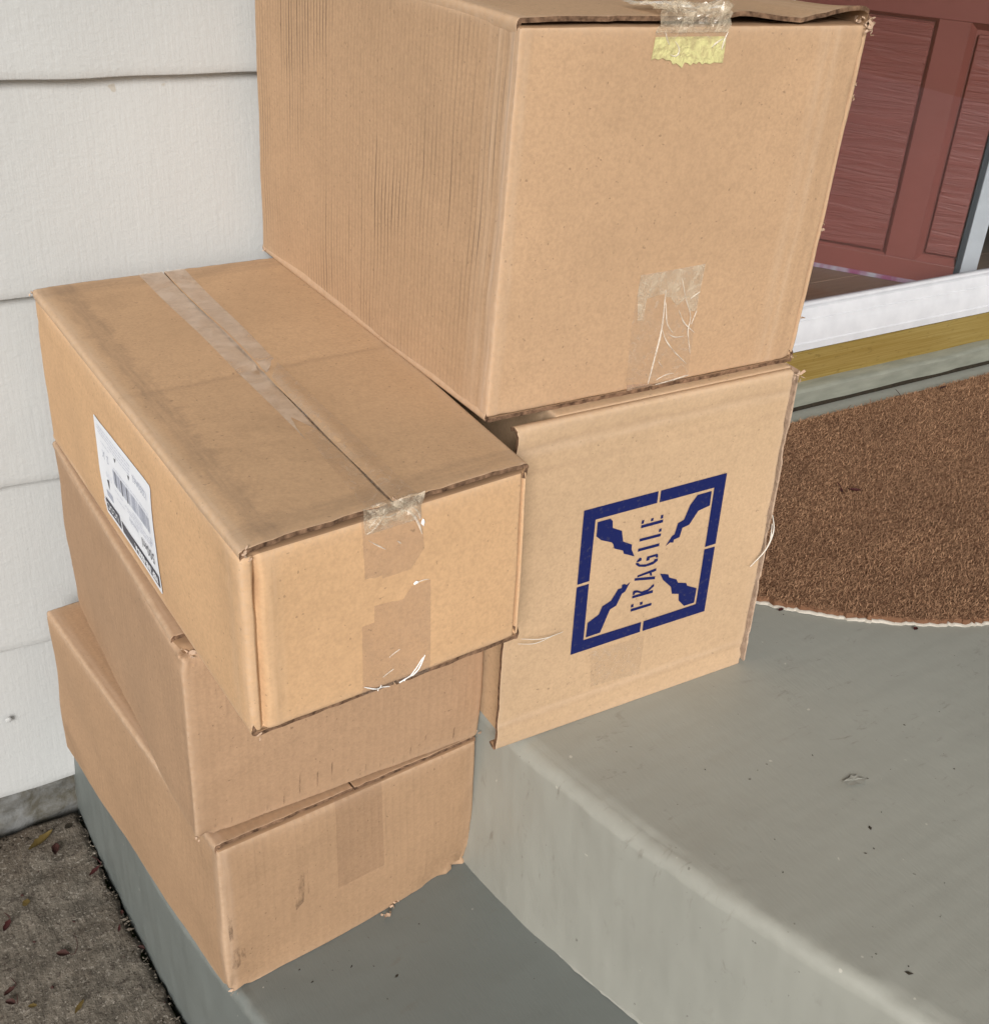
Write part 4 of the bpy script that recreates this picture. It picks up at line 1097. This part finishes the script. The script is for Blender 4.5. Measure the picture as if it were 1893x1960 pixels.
ltext('500ml', .008, .071, .0105, M_BLK, fat=.95)
ltext('intensify', .050, .068, .006, M_GRY, fat=.9)
rb = np.random.RandomState(5); bars = []; x = .012
while x < .112:
    wbar = rb.choice([.0005, .0005, .0010, .0016]); bars.append((x, .036, x + wbar, .052)); x += wbar + rb.choice([.0006, .0009, .0014])
props(lrects('barcode', bars, M_GRY), kind='stuff')
for q_ in ((.071, .036, .0726, .052), (.086, .036, .0880, .052), (.104, .036, .1052, .052)): lrects('barcode_bar', [q_], M_BLK, .0014)
ltext('12250A62', .010, .012, .0068, M_GRY)
ltext('12', .006, .055, .006, M_GRY)
ltext('UPN1500A', .035, .0545, .004, M_GRY2)
ltext('2  X', .122, .029, .008, M_GRY); ltext('2 0 0', .120, .050, .006, M_GRY2)
rows = []
for yy_, xa, xb in ((.006, .055, .150), (.0095, .056, .152), (.013, .058, .150), (.0165, .060, .120)):
    x = xa
    while x < xb:
        wl = rb.uniform(.003, .010); rows.append((x, yy_, min(xb, x + wl), yy_ + .0011)); x += wl + .0016
for yy_, xa, xb in ((.0325, .012, .108), (.0600, .010, .085), (.0630, .012, .080), (.0655, .014, .06), (.058, .09, .115), (.066, .088, .112), (.0215, .118, .145)):
    x = xa
    while x < xb:
        wl = rb.uniform(.003, .009); rows.append((x, yy_, min(xb, x + wl), yy_ + .0010)); x += wl + .0016
props(lrects('small_print', rows, M_GRY2), kind='stuff')
C_.polys('L', [lpoly([(.098, .0200), (.1025, .0200), (.1003, .0245)]), lpoly([(.060, .0190), (.0645, .0190), (.0622, .0240)]), lpoly([(.132, .058), (.138, .060), (.134, .070)])], 'printed_symbol', M_BLK, paper, split=True, off=.0013)
lrects('printed_symbol', [(.128, .074, .146, .081)], M_GRY)
# loose plastic thread behind its right edge
# ---- fragile carton
B_ = Carton(KC['B'], 4, r=.0034, lo=(.046, .0092, 0), hi=(.0, 0, 0), bulge={}, amp=.0008)
bR = thing('cardboard_box', KC['B']['bfl'], 'pale box printed FRAGILE in navy, standing on the edge of the grey green porch', 'cardboard box', 'brown cardboard boxes stacked on the porch')
B_.body(bR, [M_INSIDE, M_B, M_B, M_B, M_B, M_B])
def liftB(p, q):
    p = np.atleast_1d(p).astype(float); q = np.atleast_1d(q).astype(float)
    P = np.stack([p, q, 0 * p], 1)
    g = lambda x, c, w: np.exp(-((x - c) / w) ** 2)
    return (.0006 * WAVES(P) - .0018 * g(p, .345, .0030) - .0016 * g(p, .318 + .01 * (q / B_.w), .003) - .0018 * g(p, .034 - .012 * (q / B_.w), .0035) + .0016 * g(p, .028 - .012 * (q / B_.w), .004) + .0006 * WAV2(P) * g(p, .33, .03)
            + .0010 * np.exp(-(B_.w - q) / .02) * (1 + .3 * WAV2(P)) * np.sin(np.pi * np.clip(p / B_.h, 0, 1)) + .0015 * np.exp(-q / .02)) * np.clip(p / .01, 0, 1) * np.clip((B_.h - p) / .01, 0, 1)
B_.add_lift('F', liftB, .0004)
B_.flap('F', bR, lambda q: 0, lambda q: B_.h, .0, B_.w - .0075, (M_B, M_INSIDE, M_EDGE), curl0=True, curl1=True, lip=.012, seed=33, rag=.0006, name='front_flap')
# side panel stopped short and body set back so the gap above stays dark; frayed strip beside the right edge
V, F = box_geo((.016, .0100, .001), (.0195, B_.d - .005, .215)); mesh('side_panel', B_.world(V), F, M_B, bR, uv=None, attrs={'edge': [0.] * 8})
V, F = box_geo((.0196, B_.d - .03, .001), (.0460, B_.d - .006, .214)); mesh('side_panel', B_.world(V), F, M_INSIDE, bR)
V = []; F = []; nr_ = Noise(88, 12); nr2_ = Noise(89, 60)
for i_ in range(60):
    z_ = B_.h * (.004 + .992 * i_ / 59); w_ = .0010 * float(nr_(np.array([[0, 0, z_]]))[0]) + .0006 * float(nr2_(np.array([[0, 0, z_]]))[0])
    for dx_, dy_ in ((-.0012, .0005), (.0012, .0008), (.0016, .022), (-.0012, .022)): V.append((B_.w + .0012 + dx_ + w_, dy_ + abs(w_), z_))
    if i_:
        a_ = 4 * i_; F += [(a_ - 4 + j_, a_ - 4 + (j_ + 1) % 4, a_ + (j_ + 1) % 4, a_ + j_) for j_ in range(4)]
mesh('side_edge', B_.world(np.array(V)), F, M_TORN, bR)
# second, inner flap whose edge shows behind the outer one
V, F = box_geo((.007, .0056, .006), (B_.w - .011, .0072, B_.h - .006))
mesh('inner_flap', B_.world(V), F, M_INSIDE, bR)
B_.polys('F', GL['frame'], 'printed_frame_piece', M_INK, bR, split=True, off=.0008)
B_.polys('F', GL['zig'], 'printed_crack_symbol', M_INK, bR, split=True, off=.0008)
B_.polys('F', GL['let'], 'printed_lettering', M_INK, bR, off=.0008, label='word FRAGILE running up the side in navy stencil letters')
B_.poly('F', [(.3172, .25), (.5291, .245), (.531, .1053), (.3362, .1215)], 'tape', M_TAPE, bR, off=.0009)
torn_bits('torn_corner', B_.world([[B_.w - .002, .0, B_.h - .004]])[0], 9, .009, bR, M_TORN, 8)
for i_, t_ in enumerate(np.linspace(.05, .93, 26)):
    torn_bits('torn_edge', B_.world([[B_.w - .001, .009, B_.h * t_]])[0], 3, .004, bR, M_TORN, 100 + i_, spread=.5)
torn_bits('torn_corner', B_.world([[.010, .006, B_.h - .008]])[0], 3, .007, bR, M_TORN, 9)

# ---- tall top carton
A_ = Carton(KC['A'], 5, r=.0034, lo=(0, 0, .0050), hi=(0, 0, .0052), bulge={'-y': .002, '-x': .001}, amp=.0007,
            dents=[line_dent(1, 0, .016, .003, .0006, .0005, 11), line_dent(1, 0, .335, .003, .0010, .001, 12), line_dent(0, 1, .018, .003, .0010, .0006, 13), line_dent(0, 1, .032, .003, .0007, .0006, 14),
                   gauss_dent((.03, 0, .03), (.03, .03, .02), .0015, 1)],
            crush=[((1, 0, 0), .012, .003)])
A_.dents = list(A_.dents) + [line_dent(1, 0, A_.w - .0055, .0011, .0050, .0004, 72)]
aR = thing('cardboard_box', KC['A']['bfl'], 'tall brown box on top of the others, yellow paper under its tape', 'cardboard box', 'brown cardboard boxes stacked on the porch')
A_.body(aR, [M_A_F, M_A_F, M_A_L, M_A_F, M_INSIDE, M_INSIDE], step=.0065, extra=([A_.w - x_ for x_ in (.0078, .0068, .0061, .0055, .0048, .0042)], (), ()))
# pale glued corner joint on the fluted side
def liftA(p, q):
    p = np.atleast_1d(p).astype(float); q = np.atleast_1d(q).astype(float); P = np.stack([p, q, 0 * p], 1); x = p / A_.w
    right = np.clip((x - .52) / .05, 0, 1)
    front = np.exp(-q / .05)
    w = .0004 + front * (.0006 * np.sin(np.clip(x / .5, 0, 1) * np.pi) + right * (.002 + .006 * np.clip((x - .78) / .2, 0, 1) * np.clip((1.03 - x) / .06, 0, 1) + .0025 * np.sin((x - .52) * 19)))
    return w * np.clip(p / .012, 0, 1) * np.clip((A_.w - p) / .006, 0, 1) + .0002 * WAV2(P) * front
A_.add_lift('T', liftA, .0006)
A_.flap('T', aR, lambda q: 0, lambda q: A_.w * .49 - .001, .004, A_.d - .001, (M_A_F, M_INSIDE, M_EDGE), curl0=True, seed=43, rag=.0006)
A_.flap('T', aR, lambda q: A_.w * .49 + .001, lambda q: A_.w, .001, A_.d - .001, (M_A_F, M_INSIDE, M_EDGE), curl1=True, seed=44, rag=.0016, label='right lid flap, lifted and wavy along its front edge')
A_.add_lift('B', lambda p, q: 0 * np.atleast_1d(p) - .0006, .0)
A_.flap('B', aR, lambda q: 0, lambda q: A_.w * .5 - .001, .0012, A_.d - .001, (M_A_F, M_INSIDE, M_EDGE), curl0=True, seed=45, rag=.0006, name='bottom_flap')
A_.flap('B', aR, lambda q: A_.w * .5 + .001, lambda q: A_.w, .0012, A_.d - .001, (M_A_F, M_INSIDE, M_EDGE), curl1=True, seed=46, rag=.0006, name='bottom_flap')
torn_bits('torn_corner', A_.world([[A_.w - .003, .0, A_.h - .005]])[0], 15, .010, aR, M_TORN, 10)
torn_bits('torn_corner', A_.world([[A_.w - .012, .002, A_.h - .002]])[0], 5, .007, aR, M_TORN, 101)
torn_bits('torn_corner', A_.world([[.0, A_.d - .01, .004]])[0], 5, .005, aR, M_TORN, 11)
torn_bits('torn_corner', A_.world([[.006, .0, .004]])[0], 3, .005, aR, M_TORN, 12)
torn_bits('torn_corner', A_.world([[A_.w, .0, .006]])[0], 5, .006, aR, M_TORN, 13)
for t_ in (.42, .44, .80, .83, .15):
    torn_bits('torn_edge', A_.world([[A_.w + .0005, .0005, A_.h * t_]])[0], 3, .006, aR, M_TORN, int(200 + t_ * 100), spread=.5)
# lower tape
A_.poly('F', [(.4003, .3615), (.4655, .3622), (.5275, .3648), (.6038, .3684), (.5987, .2836), (.6029, .2021), (.6097, .0899), (.6149, .032), (.615, .016), (.4218, .016), (.4072, .0453), (.396, .2073), (.3974, .2854)], 'tape', M_TAPE, aR, off=.0008, label='clear wrinkled tape climbing from the bottom edge')
A_.poly('F', jag([(.4017, .3614), (.4655, .3622), (.5275, .3648), (.6038, .3684), (.6006, .2887), (.5999, .2325), (.5759, .2333), (.5564, .2735), (.5305, .256), (.4881, .2987), (.43, .2912), (.4291, .2286), (.4103, .2314), (.3989, .3109)], 8, 9, .008, 6, 5), 'tape', M_TAPE_F, aR, off=.0012, label='frosted end of the lower tape')
A_.strokes('F', [([[.4862, .3094], [.4937, .2188], [.4935, .1703], [.4863, .1113], [.4798, .0287]], .0020), [[.4956, .1916], [.5136, .1562], [.5436, .1209], [.5985, .0692]], [[.5327, .337], [.5564, .2735], [.5847, .2185], [.584, .1914], [.5806, .1782], [.6049, .0992]],
                 [[.5385, .2441], [.5645, .1998], [.6073, .1644]], [[.5999, .2325], [.5896, .1932]], [[.6006, .2887], [.5715, .2714]], [[.5226, .1711], [.5457, .1578], [.572, .1604]], [[.4929, .2719], [.5076, .2059], [.5337, .1747]],
                 [[.4973, .0983], [.5197, .072]], [[.5054, .0352], [.5331, .0471], [.5603, .0463]], ([[.5074, .018], [.5634, .0229], [.614, .0306]], .002)], 'tape_crease', M_CREASE, aR, width=.0013, seed=3)
A_.poly('F', [(.4076, .0393), (.4798, .0287), (.5208, .014), (.4168, .014)], 'folded_tape', M_FOLD, aR, off=.0022)
# upper tape with yellow paper
A_.poly('F', [(.3451, .9600), (.5368, .9600), (.5448, .9550), (.5455, .8973), (.5200, .8990), (.508, .895), (.4942, .8984), (.4869, .8945), (.4769, .9012), (.4700, .8960), (.4604, .8990), (.4534, .8929), (.4450, .8985), (.4361, .9003), (.4300, .8870), (.4257, .8905), (.412, .8992), (.404, .8960), (.395, .9060), (.382, .9067), (.372, .9120), (.360, .9080), (.350, .9115), (.3405, .9079)],
        'yellow_paper', M_YEL, aR, off=.0009, label='torn yellow paper held under clear tape')
A_.poly('F', [(.3433, .975), (.5456, .975), (.5465, .93), (.5385, .955), (.3451, .955)], 'tape', M_TAPE, aR, off=.0013)
A_.strokes('F', [([[.545, .97], [.538, .95], [.534, .93]], .002), [[.37, .972], [.375, .955], [.385, .942]], ([[.533, .955], [.515, .945], [.505, .935]], .0016), [[.40, .95], [.42, .93], [.41, .91], [.39, .92]]], 'tape_crease', M_CREASE, aR, width=.0014, seed=4)
crumple(A_, .345, .546, .05, .014, 'crumpled_tape', M_TAPE_F, aR, 19, n=34, m=14, amp=.0035, h0=.003)
A_.strokes('T', [([[.40, .02], [.43, .05], [.47, .03]], .004), ([[.50, .01], [.52, .03], [.55, .02]], .003), ([[.36, .06], [.44, .07], [.50, .06]], .004)], 'tape_crease', M_CREASEB, aR, width=.003, off=.005, seed=5)

# ------------------------------------------------------------------ loose plastic threads and litter
def tube(name, pts, rad, mat, parent=None):
    pts = [Vector(p) for p in pts]; cu = []
    for i in range(len(pts) - 1):
        for t in np.linspace(0, 1, 6)[:-1]: cu.append(pts[i].lerp(pts[i + 1], t))
    cu.append(pts[-1])
    for _ in range(4): cu = [cu[0]] + [(cu[i - 1] + cu[i] * 2 + cu[i + 1]) / 4 for i in range(1, len(cu) - 1)] + [cu[-1]]
    V = []; F = []
    for i, p in enumerate(cu):
        t = (cu[min(i + 1, len(cu) - 1)] - cu[max(i - 1, 0)]).normalized(); a = t.orthogonal().normalized(); b = t.cross(a)
        r = rad * (1 - .5 * abs(2 * i / (len(cu) - 1) - 1))
        for k_ in range(4):
            an = k_ * math.pi / 2; V.append(p + a * r * math.cos(an) + b * r * math.sin(an))
        if i:
            for k_ in range(4): F.append((4 * (i - 1) + k_, 4 * (i - 1) + (k_ + 1) % 4, 4 * i + (k_ + 1) % 4, 4 * i + k_))
    return mesh(name, V, F, mat, parent, True)
fr = lambda s, t, o=.002: B_.surf('F', [(s, t)], o)[0]
tube('plastic_thread', [fr(.985, .55, .004), fr(1.0, .50, .006), fr(.975, .44, .008), fr(.93, .385, .004)], .0009, M_STR, bR)
tube('plastic_thread', [fr(.99, .52, .004), fr(.99, .46, .006), fr(.955, .40, .004)], .0007, M_STR, bR)
tube('plastic_thread', [fr(.05, .385, .006), fr(.12, .365, .008), fr(.20, .36, .004)], .0005, M_STR, bR)
tube('plastic_thread', [fr(.04, .372, .006), fr(.10, .352, .006), fr(.17, .355, .003)], .0004, M_STR, bR)

def leaf(name, c, L, W, ang, mat, label, cat, curl=.5, stem=0, group=None, seed=0, lift=.002):
    r = np.random.RandomState(seed); V = []; F = []; n = 11
    for i in range(n):
        t = i / (n - 1); wd = W * math.sin(math.pi * min(1, t * .96 + .03)) ** .8 * r.uniform(.8, 1.15)
        for j, s in enumerate((-1, -.5, 0, .5, 1)):
            x = (t - .5) * L; y = s * wd / 2
            z = lift + curl * L * .35 * (t - .5) ** 2 * 4 * .5 + abs(s) ** 2 * curl * wd * .6 + r.uniform(0, .0006)
            V.append((x, y, z))
            if i and j: q = i * 5 + j; F.append((q - 6, q - 1, q, q - 5))
    ca, sa = math.cos(ang), math.sin(ang)
    V = [(c[0] + x * ca - y * sa, c[1] + x * sa + y * ca, c[2] + z) for x, y, z in V]
    if not stem:
        o = mesh(name, V, F, mat, None, True); return props(o, label, cat, group)
    root = thing(name, c, label, cat, group)
    mesh('blade', V, F, mat, root, True)
    e = Vector((c[0] + ca * L * .5, c[1] + sa * L * .5, c[2] + lift + .001))
    tube('stem', [e, e + Vector((ca * stem * .3, sa * stem * .3, .001)), e + Vector((ca * stem * .35 - sa * stem * .5, sa * stem * .35 + ca * stem * .5, .006)), e + Vector((-sa * stem, ca * stem, .012))], .0006, mat, root)
    return root
G = -.1705
leaf('dry_leaf', (.127, 1.222, G), .040, .012, .55, M_YLEAF, 'curled yellow leaf lying in the corner of the concrete path', 'leaf', .6, seed=1)
leaf('dry_leaf', (.140, 1.198, G), .020, .010, 1.3, M_LEAF, 'dark crumpled leaf just below the yellow leaf', 'leaf', .8, seed=2)
leaf('flower_petal', (.174, 1.140, G), .019, .006, .6, M_RED, 'dark red petal near the step with a thin stalk', 'petal', .5, .010, seed=3)
leaf('dry_leaf', (.089, 1.130, G), .012, .009, 1.0, M_YLEAF, 'small squarish orange leaf on the concrete', 'leaf', .2, seed=4)
leaf('flower_petal', (.062, 1.105, G), .018, .008, 1.0, M_RED, 'red brown petal at the left edge of the picture', 'petal', .6, .006, seed=5)
leaf('winged_seed', (.110, 1.032, G), .016, .009, -.55, M_LEAF, 'black winged seed with a long curved stalk on the concrete', 'seed', .6, .020, seed=6)
leaf('dry_leaf', (.177, 1.038, G), .012, .003, 1.2, M_RED, 'narrow brown leaf scrap close to the step', 'leaf', .3, seed=7)
leaf('winged_seed', (.046, 1.010, G), .015, .007, .5, M_LEAF, 'upper of two black seeds in the lower left corner', 'seed', .8, .006, seed=8)
leaf('winged_seed', (.044, .994, G), .013, .007, -.7, M_LEAF, 'lower of two black seeds in the lower left corner', 'seed', .8, .004, seed=9)
leaf('dry_leaf', (.109, .953, G), .019, .006, .8, M_YLEAF, 'thin olive leaf at the bottom of the concrete path', 'leaf', .2, seed=10)
leaf('dry_leaf', (.064, .979, G), .010, .006, -.4, M_YLEAF, 'tiny brown leaf beside the black seeds', 'leaf', .3, seed=11)
leaf('dry_leaf', (.192, .997, G), .010, .005, -.9, M_LEAF, 'dark scrap against the foot of the step, nearer the camera', 'leaf', .5, seed=12)
leaf('dry_leaf', (.186, 1.059, G), .009, .004, 1.3, M_LEAF, 'dark scrap against the foot of the step, nearer the wall', 'leaf', .5, seed=13)
leaf('pebble', (.164, 1.232, G), .011, .009, .3, M_GRIME, 'round black pebble in the corner by the wall', 'pebble', .1, seed=14, lift=.003)
MZ = .2425
leaf('flower_petal', (1.213, .946, MZ), .014, .004, .9, M_RED, 'small forked red petal on the doormat', 'petal', .6, .010, seed=15)
leaf('flower_petal', (1.232, .937, MZ), .018, .008, -.6, M_RED, 'larger red petal on the doormat', 'petal', .6, seed=16)
leaf('dry_twig', (1.562, 1.150, .231), .030, .010, .3, M_LEAF, 'dark dry sprig at the back edge of the doormat', 'sprig', .7, .012, seed=17)
leaf('dry_leaf', (1.663, 1.135, MZ), .022, .006, .1, M_LEAF, 'brown scrap on the back edge of the doormat, right of the sprig', 'leaf', .3, seed=18)
leaf('flower_petal', (1.060, .672, .2305), .008, .006, .3, M_RED, 'red petal on the porch at the front rim of the doormat', 'petal', .4, seed=19)
leaf('flower_petal', (.936, .777, .2305), .010, .005, .2, M_RED, 'red petal under the left rim of the doormat', 'petal', .4, seed=20)
leaf('dry_leaf', (.551, .640, .0015), .004, .003, .2, M_RED, 'tiny dark red speck on the grey step', 'leaf', .2, seed=21, lift=.0008)

# paint damage
def ontop(x, y): return (x, y, .2303)
tube('paint_scratch', [(porch_x(.47) + .0005, .470, .205), (porch_x(.455) - .002, .455, .165), (porch_x(.448) - .0045, .448, .125)], .0006, M_GRIME)['kind'] = 'structure'
V = []; F = []; rc = np.random.RandomState(9)
for i in range(14):
    a = i / 14 * 6.283; r_ = .011 * rc.uniform(.55, 1.2); V.append((.798 + r_ * math.cos(a), .525 + r_ * .7 * math.sin(a), .2312 + rc.uniform(0, .0006)))
V.append((.798, .525, .2306)); F = [(i, (i + 1) % 14, 14) for i in range(14)]
props(mesh('paint_chip', V, F, M_PORCH), kind='structure')
# grit and crumbs
def grit(name, n, region, z, size, mats, seed, kind='stuff'):
    r = np.random.RandomState(seed); V = []; F = []
    for i in range(n):
        x, y = region(r); s = size * r.uniform(.3, 1.3) * (2.2 if r.rand() < .06 else 1); b = len(V)
        a = r.uniform(0, 3.14); e = r.uniform(1, 2.8)
        for dx, dy, dz in ((-1, 0, 0), (1, 0, 0), (0, -1, 0), (0, 1, 0), (0, 0, 1), (0, 0, -.2)):
            ux, uy = dx * e, dy; V.append((x + s * (ux * math.cos(a) - uy * math.sin(a)) * r.uniform(.7, 1.2), y + s * (ux * math.sin(a) + uy * math.cos(a)), z + s * dz * .8))
        F += [(b, b + 2, b + 4), (b + 2, b + 1, b + 4), (b + 1, b + 3, b + 4), (b + 3, b, b + 4)]
    return props(mesh(name, V, F, mats), kind=kind)
def reg_edge(r):
    y = r.uniform(.35, 1.25); return step_x(y) - .004 - abs(r.normal()) * .012, y
def reg_path(r):
    y = r.uniform(.3, 1.25); return step_x(y) - r.uniform(.01, .4), y
def reg_wall(r): return r.uniform(-.4, .18), 1.255 - abs(r.normal()) * .012
grit('dark_litter', 160, reg_edge, -.1715, .0008, M_GRIME, 1)
grit('dark_litter', 260, reg_path, -.1705, .0009, M_LEAF, 2)
grit('grit', 500, reg_edge, -.1715, .0011, M_CONC, 3)
grit('dark_litter', 300, reg_wall, -.1705, .0014, M_GRIME, 4)
def reg_porch(r):
    while True:
        y = r.uniform(-.1, 1.15); x = r.uniform(.55, 1.8)
        if x > porch_x(y) + .03 and not (x < .86 and y > .71) and not mat_inside(np.array(x), np.array(y), -.004): return x, y
grit('grit', 260, reg_porch, .2296, .0007, M_GRIME, 5)
def reg_step(r):
    while True:
        y = r.uniform(.2, .76); x = r.uniform(.24, .66)
        if step_x(y) + .015 < x < porch_x(y) - .012: return x, y
grit('grit', 90, reg_step, .0006, .0006, M_GRIME, 6)
